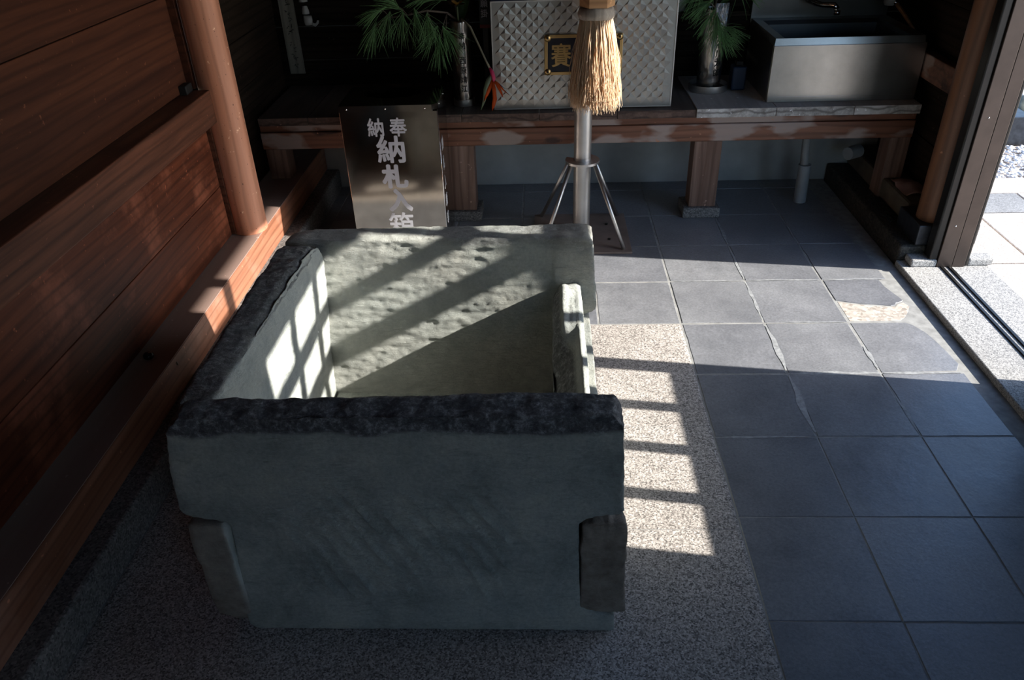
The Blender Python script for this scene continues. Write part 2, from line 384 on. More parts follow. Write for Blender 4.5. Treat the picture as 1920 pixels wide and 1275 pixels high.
# the far half: slate across the whole width
g = 0.0032
for yi in range(len(rows) - 1):
    y0, y1 = rows[yi], rows[yi + 1]
    if y1 - y0 < 0.02: continue
    xs = [0, 0.3, 0.6, 0.868] if y1 < 0.01 else [-1.553, -1.5, -1.2, -0.9, -0.6, -0.3, 0, 0.3, 0.6, 0.868]
    for xi in range(len(xs) - 1):
        x0, x1 = xs[xi], xs[xi + 1]
        a = g * R_.uniform(0.6, 1.3)
        dark_joint = (y1 < -0.5)
        if dark_joint: a *= 0.3
        poly = None
        if abs(x0 - 0.6) < .01 and abs(y0) < 0.01:      # the broken tile
            poly = [(0.604, 0.158), (0.63, 0.150), (0.655, 0.140), (0.69, 0.132), (0.72, 0.127), (0.76, 0.120), (0.795, 0.114), (0.812, 0.118), (0.822, 0.132), (0.842, 0.142), (0.852, 0.150), (0.850, 0.172), (0.838, 0.215), (0.826, 0.26), (0.822, 0.318), (0.75, 0.318), (0.68, 0.318), (0.604, 0.318), (0.604, 0.24)]
        elif abs(x0 - 0.6) < .01 and abs(y0 + 0.321) < 0.01:
            poly = [(0.604, -0.317), (0.68, -0.317), (0.76, -0.316), (0.85, -0.31), (0.872, -0.27), (0.866, -0.2), (0.858, -0.13), (0.845, -0.07), (0.82, -0.02), (0.80, -0.004), (0.70, -0.004), (0.604, -0.004), (0.604, -0.16)]
        elif abs(x0 - 0.6) < .01 and y0 > 0.3:
            poly = None; x1 = 0.835 + 0.01 * yi % 0.02
        bm = tile_mesh(x0 + a, x1 - a, y0 + a, y1 - a, poly, jit=0.0016 if not dark_joint else 0.0008)
        dz = R_.uniform(-0.0006, 0.0006)
        for v in bm.verts: v.co.z += dz
        frombm('tile', bm, 'slate', floor)
# granite slabs under the chest
for y0, y1 in ((-3.55, -2.4), (-2.4, -1.71), (-1.71, -1.005), (-1.005, -0.587), (-0.587, 0.0)):
    xs = [-1.553, -0.0]
    bm = tile_mesh(xs[0] + .0008, xs[1] - 0.0022, y0 + 0.0008, y1 - 0.0008, jit=0.0005)
    frombm('granite_slab', bm, 'granite', floor)
bm = tile_mesh(0, 0, 0, 0, [(0.606, 0.008), (0.70, 0.007), (0.79, 0.008), (0.815, 0.03), (0.845, 0.07), (0.862, 0.11), (0.85, 0.139), (0.825, 0.125), (0.81, 0.108), (0.76, 0.112), (0.72, 0.119), (0.68, 0.126), (0.65, 0.134), (0.606, 0.150)], z1=-0.001, jit=0.002)
frombm('mortar_patch', bm, 'patch', floor)

def smear(pts):
    bm = bmesh.new(); cx = sum(p[0] for p in pts) / len(pts); cy = sum(p[1] for p in pts) / len(pts)
    rim = []; n = len(pts)
    for i in range(n):
        a, b_ = pts[i], pts[(i + 1) % n]
        for k in range(5):
            t = k / 5; j = R_.uniform(-0.0018, 0.0018)
            rim.append((a[0] + (b_[0] - a[0]) * t + j, a[1] + (b_[1] - a[1]) * t + j))
    c_ = bm.verts.new((cx, cy, 0.0012)); vs_ = [bm.verts.new((x, y, 0.0004)) for x, y in rim]
    for i in range(len(vs_)): bm.faces.new((c_, vs_[i], vs_[(i + 1) % len(vs_)]))
    bmesh.ops.recalc_face_normals(bm, faces=bm.faces)
    frombm('grout_smear', bm, 'smear', floor)
def strip(x0, y0, x1, y1, w):
    dx, dy = x1 - x0, y1 - y0; L = math.hypot(dx, dy); nx, ny = -dy / L, dx / L; a = []; b2 = []
    for k in range(7):
        t = k / 6; ww = w * (0.25 + R_.random()) * math.sin(PI * (0.08 + 0.84 * t)); w2 = w * (0.25 + R_.random()) * math.sin(PI * (0.08 + 0.84 * t))
        a.append((x0 + dx * t + nx * ww, y0 + dy * t + ny * ww)); b2.append((x0 + dx * t - nx * w2, y0 + dy * t - ny * w2))
    bm = bmesh.new(); A = [bm.verts.new((x, y, 0.0009)) for x, y in a]; B = [bm.verts.new((x, y, 0.0009)) for x, y in b2]
    for k in range(6): bm.faces.new((A[k], B[k], B[k + 1], A[k + 1]))
    frombm('grout_smear', bm, 'smear', floor)
for q in ((0.3, 0.02, 0.3, 0.31, .009), (0.3, 0.33, 0.3, 0.62, .007), (0.3, -0.30, 0.3, -0.02, .012), (0.3, -0.62, 0.3, -0.33, .013), (0.01, 0.321, 0.29, 0.321, .006), (0.31, 0.321, 0.59, 0.321, .008), (0.61, 0.321, 0.84, 0.321, .007),
          (0.6, -0.30, 0.6, -0.16, .009), (0.6, -0.62, 0.6, -0.45, .008), (0.31, -0.321, 0.6, -0.321, .012), (0.61, -0.321, 0.86, -0.321, .010), (0.01, -0.642, 0.29, -0.642, .007), (0.3, 0.65, 0.3, 0.93, .009), (0.6, 0.60, 0.6, 0.90, .006), (0.02, 0.642, 0.28, 0.642, .004), (0.32, 0.642, 0.58, 0.642, .004), (-0.28, 0.642, -0.05, 0.642, .003), (0.31, 0.0, 0.59, 0.0, .005)):
    strip(*q)

# threshold, rails
thr = box('trim_1', 0.93, 1.27, -3.6, 0.441, -0.12, 0.022, 'threshold', None, 0.004, kind='structure')
for i, x in enumerate((1.083, 1.113)):
    o = box('track_rail', x - 0.006, x + 0.006, -3.6, 0.378, 0.0225, 0.027, 'bronze_dark', thr, 0.001)

# ------------------------------------------------------------------ left wall
wl = empty('wall_left', kind='structure')
SK = 0.02
box('curb_stone', -1.66, -1.555, -3.6, -1.62, -0.1, 0.10, 'curb', wl, 0.012, 3)
box('curb_stone', -1.66, -1.555, -1.615, -0.12, -0.1, 0.10, 'curb', wl, 0.012, 3)
box('curb_stone', -1.66, -1.555, -0.115, 1.40, -0.1, 0.10, 'curb', wl, 0.012, 3)
s = box('sill_beam', -1.80, -1.62, -3.6, 1.40, 0.10, 0.219, 'sill_side', wl, 0.002)
box('sill_cap', -1.80, -1.6205, -3.6, 1.40, 0.2195, 0.2225, 'sill_top', wl, 0.001)
for z0, z1, yy in ((0.228, 0.428, 0), (0.4305, 0.672, 0)):
    box('plank', -1.79, -1.73 + R_.uniform(-.001, .001), -3.6, 0.33, z0, z1, 'red_wall', wl, 0.002)
box('nail_rail', -1.80, -1.682, -3.6, 0.335, 0.674, 0.790, 'beam', wl, 0.004)
for z0, z1 in ((0.793, 1.098), (1.1005, 1.44), (1.4425, 1.78), (1.7825, 2.40)):
    box('plank', -1.83, -1.762 + R_.uniform(-.001, .001), -3.6, 0.345, z0, z1, 'red_upper', wl, 0.002)
box('end_strip', -1.80, -1.735, 0.336, 0.36, 0.793, 2.4, 'red_upper', wl, 0.002)
box('end_strip', -1.80, -1.715, 0.334, 0.35, 0.2285, 0.672, 'beam', wl, 0.002)
box('dark_recess_block', -1.7615, -1.735, 0.262, 0.318, 0.7905, 0.822, 'black', wl, 0.003)  # black block put in for the dark recess at the rail end
# wall behind the pillar, along the bench
for k, (z0, z1) in enumerate(((0.2285, 0.42), (0.4225, 0.64), (0.6425, 0.83), (0.8325, 1.1), (1.1025, 1.6), (1.6025, 2.4))):
    box('plank', -1.86, -1.79 + 0.002 * k, 0.40, 1.5, z0, z1, 'dark_wood_y', wl, 0.003)
p = lathe('pillar', [(0.001, 0), (0.0665, 0), (0.068, 0.004), (0.068, 2.17), (0.001, 2.17)], (-1.678, 0.397, 0.223), 'pillar', None, 48)
autosmooth(p); tag(p, 'round reddish cedar pillar standing on the wooden sill at left', 'pillar')

# glass knob and chip on the sill
o = lathe('glass_knob', [(0.001, 0), (0.012, 0.001), (0.016, 0.006), (0.015, 0.014), (0.009, 0.020), (0.001, 0.022)], (-1.692, -0.53, 0.2226), 'glassy', None, 24)
tag(o, 'small shiny black knob lying in the dark on the left sill', 'knob')
o = lathe('white_chip', [(0.0004, 0), (0.0025, 0.001), (0.003, 0.005), (0.002, 0.010), (0.0004, 0.012)], (-1.6195, -0.516, 0.188), 'white', None, 8)
o.location = (0, 0.0, 0); tag(o, 'tiny white chip stuck to the orange side of the left sill', 'chip')

# ------------------------------------------------------------------ back wall, ceiling, other walls
wb = empty('wall_back', kind='structure')
box('plaster_base', -1.9, 1.30, 1.402, 1.50, -0.1, 0.47, 'plaster', wb, 0)
for k, z0 in enumerate((0.472, 0.625, 0.78, 0.94, 1.12, 1.4, 1.7, 2.05)):
    z1 = (0.622, 0.777, 0.937, 1.117, 1.397, 1.697, 2.047, 2.4)[k]
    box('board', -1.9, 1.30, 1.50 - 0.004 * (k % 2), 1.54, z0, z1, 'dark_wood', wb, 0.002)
ceil = box('ceiling', -2.0, 1.55, -3.7, 1.6, 2.40, 2.46, 'ceiling', None, 0, kind='structure')
wf = empty('wall_front', kind='structure')  # unseen front wall, its opening sized to light the chest front
box('panel', -1.9, 0.0, -3.66, -3.6, -0.1, 2.4, 'dark_wood', wf, 0)
box('panel', 1.0, 1.3, -3.66, -3.6, -0.1, 2.4, 'dark_wood', wf, 0)
box('lintel', 0.0, 1.0, -3.66, -3.6, 1.8, 2.4, 'dark_wood', wf, 0)

# ------------------------------------------------------------------ right wall
wr = empty('wall_right', kind='structure')
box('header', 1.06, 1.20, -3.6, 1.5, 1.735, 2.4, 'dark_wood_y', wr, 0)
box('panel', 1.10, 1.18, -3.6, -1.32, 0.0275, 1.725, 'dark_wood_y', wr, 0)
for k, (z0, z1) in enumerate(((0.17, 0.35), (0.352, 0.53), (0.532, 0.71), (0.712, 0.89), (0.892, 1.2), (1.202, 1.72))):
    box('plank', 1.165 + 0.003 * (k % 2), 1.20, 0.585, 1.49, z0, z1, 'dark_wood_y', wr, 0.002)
bm = bmesh.new(); addbox(bm, 0.935, 1.20, 0.4415, 1.40, -0.1, 0.085, 0.012, 3)
o = frombm('curb_stone', bm, 'curb_dark', wr)
box('base_rail', 1.03, 1.16, 0.66, 1.40, 0.0855, 0.175, 'old_plaster', wr, 0.012)
box('side_ledge', 1.115, 1.163, 0.62, 1.45, 0.60, 0.70, 'bench', wr, 0.004)
# broken plaster skirting, jagged lower edge
# metal door post
dp = empty('door_post', 'bronze metal door post with dark rubber edge, leaning up at right', 'door post')
box('post_face', 1.062, 1.120, 0.372, 0.44, 0.0225, 1.734, 'bronze', dp, 0.002)
box('post_face', 1.1208, 1.170, 0.372, 0.44, 0.0225, 1.734, 'bronze', dp, 0.002)
box('edge_strip', 1.1702, 1.186, 0.378, 0.44, 0.0225, 1.734, 'bronze_dark', dp, 0.005)
o = box('rubber_edge', 1.030, 1.0612, 0.378, 0.43, 0.0525, 1.734, 'bronze_dark', dp, 0.006, 3); o['label'] = 'black rubber edge strip'
for z in (0.20, 0.62, 1.02):
    lathe('screw', [(0.0001, 0), (0.003, 0), (0.003, 0.001), (0.0001, 0.0015)], (0, 0, 0), 'chrome', dp, 10).matrix_local = Matrix.Translation((1.090, 0.3722, z)) @ Matrix.Rotation(PI / 2, 4, 'X')
p = lathe('pillar', [(0.001, 0), (0.062, 0), (0.064, 0.003), (0.064, 1.548), (0.001, 1.548)], (1.070, 0.515, 0.173), 'pillar_dark', None, 48)
autosmooth(p); tag(p, 'round brown wooden pillar behind the metal door post at right', 'pillar')
# pillar shoe and stone pad
o = box('pillar_shoe', 0.99, 1.225, 0.4405, 0.64, 0.0865, 0.172, 'shoe', None, 0.004)
tag(o, 'dark metal box shoe clasping the foot of the right pillar', 'post base')
bm = bmesh.new(); addbox(bm, 0.962, 1.062, 0.374, 0.4405, 0.0225, 0.0528, 0.006, 2)
o = frombm('stone_pad', bm, 'threshold'); tag(o, 'small rough granite pad left of the metal post foot', 'stone')
bm = bmesh.new(); addbox(bm, 1.1875, 1.285, 0.380, 0.4405, 0.0225, 0.0528, 0.006, 2)
o = frombm('stone_pad', bm, 'threshold'); tag(o, 'small rough granite pad right of the metal post foot, in sunlight', 'stone')

# lattice door (its bars cast the barred light)
dr = empty('door_1', kind='structure')
Y0, Y1 = -1.36, -0.415
box('stile', 1.10, 1.135, -0.478, -0.415, 0.0275, 1.734, 'bronze', dr, 0.002)
box('stile', 1.10, 1.135, -1.36, -1.262, 0.0275, 1.734, 'bronze', dr, 0.002)
box('kick_panel', 1.108, 1.128, -1.262, -0.478, 0.0275, 0.60, 'bronze', dr, 0.001)
box('rail', 1.10, 1.135, -1.262, -0.478, 0.59, 0.632, 'bronze', dr, 0.002)
box('rail', 1.10, 1.135, -1.262, -0.478, 1.715, 1.734, 'bronze', dr, 0.002)
for y in (-0.668, -0.868, -1.066):
    box('bar', 1.104, 1.131, y - 0.022, y + 0.022, 0.6325, 1.7145, 'bronze', dr, 0.001)
for z, hz in ((0.80, 0.024), (0.99, 0.024), (1.18, 0.024), (1.385, 0.036), (1.548, 0.026)):
    box('bar', 1.106, 1.129, -1.2615, -0.4785, z - hz, z + hz, 'bronze', dr, 0.001)
box('light_leak_filler', 1.14, 1.20, 0.4405, 0.584, 0.1725, 1.734, 'dark_wood_y', wr, 0)  # added to stop sunlight leaking between door post and pillar

# ------------------------------------------------------------------ stone chest
def slab(name, quads, voxel, sm, disp, parent, attrs, shear=None, warp=None):
    """quads: list of closed prisms given as (outline in plane, axis, lo, hi)"""
    bm = bmesh.new()
    for poly, axis, lo, hi in quads:
        ring = []
        for v in (lo, hi):
            ring.append([bm.verts.new((v, p[0], p[1]) if axis == 'X' else (p[0], v, p[1])) for p in poly])
        n = len(poly)
        for i in range(n):
            j = (i + 1) % n
            bm.faces.new((ring[0][i], ring[0][j], ring[1][j], ring[1][i]))
        bm.faces.new(ring[0][::-1]); bm.faces.new(ring[1])
    if shear:
        for v in bm.verts: v.co = shear(v.co)
    bmesh.ops.recalc_face_normals(bm, faces=bm.faces)
    me = bpy.data.meshes.new('tmp'); bm.to_mesh(me); bm.free()
    o = bpy.data.objects.new('tmp', me); C.objects.link(o)
    m = o.modifiers.new('r', 'REMESH'); m.mode = 'VOXEL'; m.voxel_size = voxel
    m2 = o.modifiers.new('s', 'SMOOTH'); m2.factor = 0.5; m2.iterations = sm
    dg = bpy.context.evaluated_depsgraph_get(); dg.update()
    nm = bpy.data.meshes.new_from_object(o.evaluated_get(dg))
    bpy.data.objects.remove(o)
    nm.name = name
    cos = [v.co.copy() for v in nm.vertices]; nos = [v.normal.copy() for v in nm.vertices]
    cols = {k: [] for k in attrs}
    if warp: cos = [warp(c) for c in cos]
    for v, c, n_ in zip(nm.vertices, cos, nos):
        v.co = c + n_ * disp(c, n_)
        for k, f in attrs.items(): cols[k].append(f(c, n_))
    for k, vals in cols.items():
        a = nm.attributes.new(k, 'FLOAT', 'POINT'); a.data.foreach_set('value', vals)
    nm.update()
    return link(name, nm, 'stone', parent, True)
def fb(x, y, z, o=3): return noise.fractal(Vector((x, y, z)), 0.9, 2.1, o)
def sstep(a, b_, x):
    t = max(0.0, min(1.0, (x - a) / (b_ - a))); return t * t * (3 - 2 * t)
def base_disp(c, n): return 0.0032 * fb(c.x * 5, c.y * 5, c.z * 5) + 0.0016 * fb(c.x * 30, c.y * 30, c.z * 45, 3)
chest = empty('stone_chest', 'large open chest of thick green grey stone slabs on the granite floor', 'stone chest', loc=(0, 0, 0))
VX = 0.0052
# front slab: widest above, notched below at both ends
front_poly = [(-1.20, 0.606), (-0.9, 0.609), (-0.55, 0.612), (-0.368, 0.612), (-0.352, 0.585), (-0.347, 0.47), (-0.343, 0.372), (-0.352, 0.362), (-0.385, 0.358), (-0.418, 0.350), (-0.432, 0.335),
              (-0.430, 0.22), (-0.424, 0.11), (-0.412, 0.078), (-0.352, 0.055), (-0.350, 0.004), (-1.165, 0.004), (-1.178, 0.02), (-1.172, 0.10), (-1.160, 0.22), (-1.152, 0.325), (-1.160, 0.341), (-1.19, 0.346), (-1.238, 0.356), (-1.250, 0.372), (-1.240, 0.47), (-1.222, 0.575)]
def d_front(c, n):
    d = base_disp(c, n)
    if n.y < -0.4:
        k = sstep(-1.16, -1.06, c.x) * (1 - sstep(-0.62, -0.50, c.x)) * sstep(0.08, 0.16, c.z) * (1 - sstep(0.40, 0.50, c.z)) * (0.35 + 0.65 * sstep(-0.25, 0.2, noise.noise(Vector((c.x * 6, 3, c.z * 5)))))
        t = (c.x + 0.42 * (c.z - 0.2) + 0.6 * (c.z - 0.2) ** 2 + 0.016 * noise.noise(Vector((c.x * 7, 0, c.z * 5)))) / 0.041
        fr = t - math.floor(t)
        d += k * 0.016 * (fr ** 3 - 0.25) * (0.25 + 0.75 * sstep(-0.15, 0.15, noise.noise(Vector((math.floor(t) * 3.7, 0.5, c.z * 11)))))
        rt = sstep(-0.455, -0.44, c.x + 0.05 * math.sin(c.z * 9)) * sstep(0.42, 0.46, c.z)
        d -= 0.004 * rt
        d -= 0.006 * sstep(0.06, 0.0, c.z)
    if c.z > 0.56:
        d += 0.004 * noise.noise(Vector((c.x * 5, c.y * 70, c.z * 80))) + 0.0035 * fb(c.x * 22, c.y * 22, c.z * 22)
        d -= 0.006 * sstep(0.575, 0.60, c.z) * sstep(-1.262, -1.30, c.y)
    return d
pat_top = lambda z0, z1: (lambda c, n: max(sstep(z0, z1, c.z + 0.008 * noise.noise(c * 14)), 0.0))
def pat_front(c, n): return sstep(0.562, 0.574, c.z + 0.010 * noise.noise(Vector((c.x * 9, 0, c.z * 9))))
slab('front_slab', [(front_poly, 'Y', -1.318, -1.236)], VX, 5, d_front, chest, {'patina': pat_front, 'brown': lambda c, n: 0.0, 'pale': lambda c, n: 0.0},
     shear=lambda c: Vector((c.x, c.y + 0.012 * (c.z / 0.6) if c.y < -1.28 else c.y, c.z)))
# back slab: overhangs the right side slab, notched below
back_poly = [(-1.245, 0.55), (-1.20, 0.556), (-0.8, 0.562), (-0.375, 0.563), (-0.362, 0.550), (-0.356, 0.45), (-0.346, 0.345), (-0.36, 0.330), (-0.385, 0.326), (-0.43, 0.326), (-0.43, 0.005), (-1.17, 0.005), (-1.17, 0.33), (-1.245, 0.345)]
def d_back(c, n):
    d = base_disp(c, n)
    if n.y < -0.4:
        d += 0.0020 * noise.noise(Vector((c.x * 3.5, 7, c.z * 30 + c.x * 5))) + 0.0020 * fb(c.x * 16, 2, c.z * 50, 4)
        d -= 0.0022 * fb(c.x * 5, c.y * 5, c.z * 5)
        d += 0.004 * sstep(-0.478, -0.466, c.x) * sstep(0.35, 0.37, c.z)
    if c.z > 0.53: d += 0.004 * fb(c.x * 10, c.y * 20, c.z * 40)
    return d
def pat_back(c, n):
    b1 = sstep(0.535, 0.548, c.z) * (0.75 if n.y < 0.2 else 0.45) * sstep(-0.35, 0.15, noise.noise(Vector((c.x * 5, c.y * 20, 3))))
    return max(b1, 0.8 * sstep(-1.0, -1.12, c.x) * sstep(0.50, 0.53, c.z), 0.35 * sstep(-1.10, -1.13, c.x) * sstep(0.5, 0.4, c.z))
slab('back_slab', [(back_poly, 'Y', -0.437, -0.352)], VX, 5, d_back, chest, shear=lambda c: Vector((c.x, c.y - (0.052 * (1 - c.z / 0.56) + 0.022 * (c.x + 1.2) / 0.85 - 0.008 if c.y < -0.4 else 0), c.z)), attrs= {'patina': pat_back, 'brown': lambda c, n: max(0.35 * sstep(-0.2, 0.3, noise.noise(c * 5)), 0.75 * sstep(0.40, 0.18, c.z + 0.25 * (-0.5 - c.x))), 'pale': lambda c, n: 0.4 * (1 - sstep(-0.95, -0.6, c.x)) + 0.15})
# left slab: its lower half runs through both notches
lo_poly = [(-1.322, 0.30), (-1.318, 0.06), (-1.29, 0.006), (-0.345, 0.006), (-0.345, 0.322), (-1.318, 0.338)]
up_poly = [(-1.232, 0.31), (-0.443, 0.31), (-0.446, 0.50), (-0.468, 0.560), (-0.52, 0.577), (-0.8, 0.580), (-1.1, 0.582), (-1.232, 0.582)]
def sh_left(c):
    t = c.z / 0.58
    if c.x > -1.2:
        back = sstep(-1.25, -0.5, c.y)
        x = -1.160 + 0.030 * t * t * back + 0.005 * t
        return Vector((x, c.y, c.z))
    return Vector((c.x + 0.012 * t * t + (0.03 * sstep(0.05, 0.0, c.z)), c.y, c.z))
def d_left(c, n):
    d = base_disp(c, n)
    if n.x > 0.4: d += 0.0035 * noise.noise(Vector((5, c.y * 12, c.z * 3.5)))
    if c.z > 0.54: d += 0.0032 * fb(c.x * 24, c.y * 24, c.z * 24)
    if c.z > 0.52 and n.x > 0: d -= 0.022 * sstep(0.52, 0.60, c.z) * sstep(-1.19, -1.12, c.x) * (0.3 + 0.7 * sstep(-1.2, -0.9, c.y))
    return d
def pat_left(c, n):
    lim = -1.158 + 0.012 * noise.noise(Vector((c.x, c.y * 6, 2))) + 0.02 * sstep(-0.9, -0.5, c.y)
    return sstep(0.50, 0.545, c.z + 0.01 * noise.noise(c * 12)) * (1 - sstep(lim - 0.02, lim + 0.035, c.x + 0.012 * noise.noise(c * 40))) if n.x > -0.5 else 0.8 * sstep(0.45, 0.55, c.z)
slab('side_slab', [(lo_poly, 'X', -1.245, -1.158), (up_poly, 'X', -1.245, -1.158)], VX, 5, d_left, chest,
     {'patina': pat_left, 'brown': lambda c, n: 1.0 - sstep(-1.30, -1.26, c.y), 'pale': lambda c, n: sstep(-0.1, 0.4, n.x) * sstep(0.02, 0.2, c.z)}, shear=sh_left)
# right slab, lower and broken along its top
lo_r = [(-1.322, 0.30), (-1.318, 0.09), (-1.31, 0.064), (-1.235, 0.058), (-1.23, 0.006), (-0.345, 0.006), (-0.345, 0.318), (-1.318, 0.345)]
up_r = [(-1.230, 0.30), (-1.230, 0.425), (-1.0, 0.418), (-0.86, 0.420), (-0.78, 0.415), (-0.70, 0.425), (-0.62, 0.430), (-0.52, 0.438), (-0.47, 0.430), (-0.446, 0.405), (-0.444, 0.30)]
def d_right(c, n):
    d = base_disp(c, n)
    d += 0.0055 * noise.noise(Vector((c.x * 75, c.y * 1.3, c.z * 28))) * sstep(0.1, 0.35, c.z)
    if c.z > 0.38:
        e = sstep(0.38, 0.44, c.z)
        chip = sstep(-0.80, -0.74, c.y) * (1 - sstep(-0.66, -0.60, c.y))
        d += e * (0.004 * fb(c.x * 20, c.y * 9, 1) - 0.010 * sstep(-0.395, -0.375, c.x) - 0.012 * chip * sstep(-0.445, -0.46, c.x))
        d -= e * 0.012 * (1 - sstep(-0.84, -0.76, c.y)) * sstep(-0.44, -0.47, c.x)
    return d
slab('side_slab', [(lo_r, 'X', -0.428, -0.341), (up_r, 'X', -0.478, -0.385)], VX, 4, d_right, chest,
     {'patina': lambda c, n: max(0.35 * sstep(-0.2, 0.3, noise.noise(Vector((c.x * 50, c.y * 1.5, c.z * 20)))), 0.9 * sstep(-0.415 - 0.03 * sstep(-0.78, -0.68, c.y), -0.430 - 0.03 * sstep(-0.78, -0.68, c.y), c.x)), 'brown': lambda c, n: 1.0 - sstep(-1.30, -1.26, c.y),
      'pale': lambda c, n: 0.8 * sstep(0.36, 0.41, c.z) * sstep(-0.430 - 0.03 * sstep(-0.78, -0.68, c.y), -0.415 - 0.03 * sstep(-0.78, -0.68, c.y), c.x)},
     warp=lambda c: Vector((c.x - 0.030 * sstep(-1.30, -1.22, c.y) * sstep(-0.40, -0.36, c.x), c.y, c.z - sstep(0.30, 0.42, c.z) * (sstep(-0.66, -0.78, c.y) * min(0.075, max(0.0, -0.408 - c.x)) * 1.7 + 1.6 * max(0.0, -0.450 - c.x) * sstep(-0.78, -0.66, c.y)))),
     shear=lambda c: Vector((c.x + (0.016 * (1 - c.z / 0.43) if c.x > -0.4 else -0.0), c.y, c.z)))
bmx = bmesh.new(); addbox(bmx, -1.155, -0.482, -1.232, -0.441, 0.003, 0.05, 0.006, 2)
me_ = bpy.data.meshes.new('floor_slab'); bmx.to_mesh(me_); bmx.free()
o = link('floor_slab', me_, 'stone', chest)

# ------------------------------------------------------------------ bench
bench = empty('plank_bench', 'long low bench of wide worn planks along the back wall', 'bench', loc=(0, 0, 0))
xs = [-1.76, -1.535, -1.195, -0.855, -0.515, -0.177, 0.163, 0.503, 0.832, 1.112]
for i in range(len(xs) - 1):
    z = 0.508 if xs[i] >= 0.16 else 0.505
    o = box('plank', xs[i] + 0.0012, xs[i + 1] - 0.0012, 0.928 if xs[i] >= .16 else 0.934, 1.485, 0.470, z + R_.uniform(-.0006, .0006), 'plank_top' if xs[i] >= .16 else 'bench', bench, 0.0015)
    if xs[i] < .16: o.data.materials.clear(); o.data.materials.append(M['dark_plank'])
    o.data.materials.append(M['end_grain' if xs[i] >= .16 else 'end_brown'])
    for f in o.data.polygons:
        if f.normal.y < -0.9: f.material_index = 1
box('upper_rail', -1.765, 1.112, 0.955, 1.03, 0.437, 0.4695, 'bench', bench, 0.003)
box('lower_rail', -1.765, 1.112, 0.946, 1.04, 0.360, 0.4362, 'bench', bench, 0.004)
box('back_rail', -1.765, 1.112, 1.40, 1.46, 0.475, 0.4699, 'dark_wood', bench, 0) if False else None
for x0, x1 in ((-1.757, -1.665), (-0.928, -0.812), (0.172, 0.294), (1.022, 1.11)):
    box('leg', x0, x1, 0.950, 1.05, 0.05 if -1.2 < x0 < 1 else 0.06, 0.3595, 'leg', bench, 0.003)
pads = [(-0.955, -0.79, 'granite pad under the bench leg left of the steel pole'), (0.145, 0.315, 'granite pad under the bench leg right of the steel pole')]
for x0, x1, lb in pads:
    bm = bmesh.new(); addbox(bm, x0, x1, 0.930, 1.08, 0.0005, 0.0496, 0.006, 2)
    tag(frombm('stone_pad', bm, 'curb'), lb, 'stone')
for x0, x1, lb in ((-1.553, -1.553, ''),):
    pass

# ------------------------------------------------------------------ card bin
bn = empty('card_bin', 'square mirror steel deposit box with white brush lettering, behind the stone chest', 'deposit box')
BX0, BX1, BY0, BY1, BZ = -1.303, -0.914, 0.60, 0.885, 0.646
bm = bmesh.new()
addbox(bm, BX0, BX1, BY0, BY1, 0.001, BZ - 0.024, 0.0015, 2)
bmesh.ops.recalc_face_normals(bm, faces=bm.faces)
for f in [f for f in bm.faces if f.normal.z > 0.9 and f.calc_area() > 0.01]: bm.faces.remove(f)
frombm('body', bm, 'bin_steel', bn)
# lid with a round hole
bm = bmesh.new(); n = 48
cx, cy = -1.118, 0.782; rx, ry = 0.118, 0.080
outer = []; 
for k in range(n):
    a = 2 * PI * k / n; dx, dy = math.cos(a), math.sin(a)
    t = min((BX1 + .002 - cx if dx > 0 else cx - BX0 + .002) / max(abs(dx), 1e-6), (BY1 - cy if dy > 0 else cy - BY0 + .002) / max(abs(dy), 1e-6))
    outer.append((cx + dx * t, cy + dy * t))
o1 = [bm.verts.new((x, y, BZ)) for x, y in outer]; i1 = [bm.verts.new((cx + rx * math.cos(2 * PI * k / n), cy + ry * math.sin(2 * PI * k / n), BZ)) for k in range(n)]
o2 = [bm.verts.new((x, y, BZ - 0.025)) for x, y in outer]; i2 = [bm.verts.new((v.co.x, v.co.y, BZ - 0.02)) for v in i1]
for k in range(n):
    j = (k + 1) % n
    bm.faces.new((o1[k], o1[j], i1[j], i1[k])); bm.faces.new((o2[k], o2[j], o1[j], o1[k])); bm.faces.new((i1[k], i1[j], i2[j], i2[k]))
bmesh.ops.recalc_face_normals(bm, faces=bm.faces)
frombm('lid', bm, 'bin_steel', bn)
box('liner', BX0 + 0.02, BX1 - 0.02, BY0 + 0.02, BY1 - 0.02, 0.01, 0.40, 'black', bn, 0.0)
tube('edge_trim', [(BX1 + 0.0005, BY0 - 0.0005, 0.002), (BX1 + 0.0005, BY0 - 0.0005, BZ - 0.025)], 0.0016, 'chrome', bn, 6)
for x in (-1.272, -1.118, -0.962):
    lathe('rivet', [(0.0001, 0), (0.0032, 0), (0.003, 0.0012), (0.0001, 0.002)], (0, 0, 0), 'chrome', bn, 12).matrix_local = Matrix.Translation((x, BY0 - 0.0022, BZ - 0.013)) @ Matrix.Rotation(PI / 2, 4, 'X')
for y in (0.66, 0.80):
    lathe('rivet', [(0.0001, 0), (0.0032, 0), (0.003, 0.0012), (0.0001, 0.002)], (0, 0, 0), 'chrome', bn, 12).matrix_local = Matrix.Translation((BX1 + 0.0022, y, BZ - 0.013)) @ Matrix.Rotation(PI / 2, 4, 'Y')
def flat(x0, x1, z0, z1, y):
    return lambda a, b_, d: (x0 + (x1 - x0) * a, y - d, z0 + (z1 - z0) * b_)
for ch, x0, x1, z0, z1, bo in (('納', -1.198, -1.133, 0.522, 0.597, .022), ('奉', -1.110, -1.040, 0.522, 0.598, .022), ('納', -1.172, -1.057, 0.412, 0.526, .025), ('札', -1.165, -1.056, 0.303, 0.407, .045), ('入', -1.150, -1.048, 0.200, 0.302, .05), ('箱', -1.158, -1.052, 0.085, 0.196, .02)):
    glyph('lettering', ch, flat(x0, x1, z0, z1, BY0), 'white_ink', bn, bo)
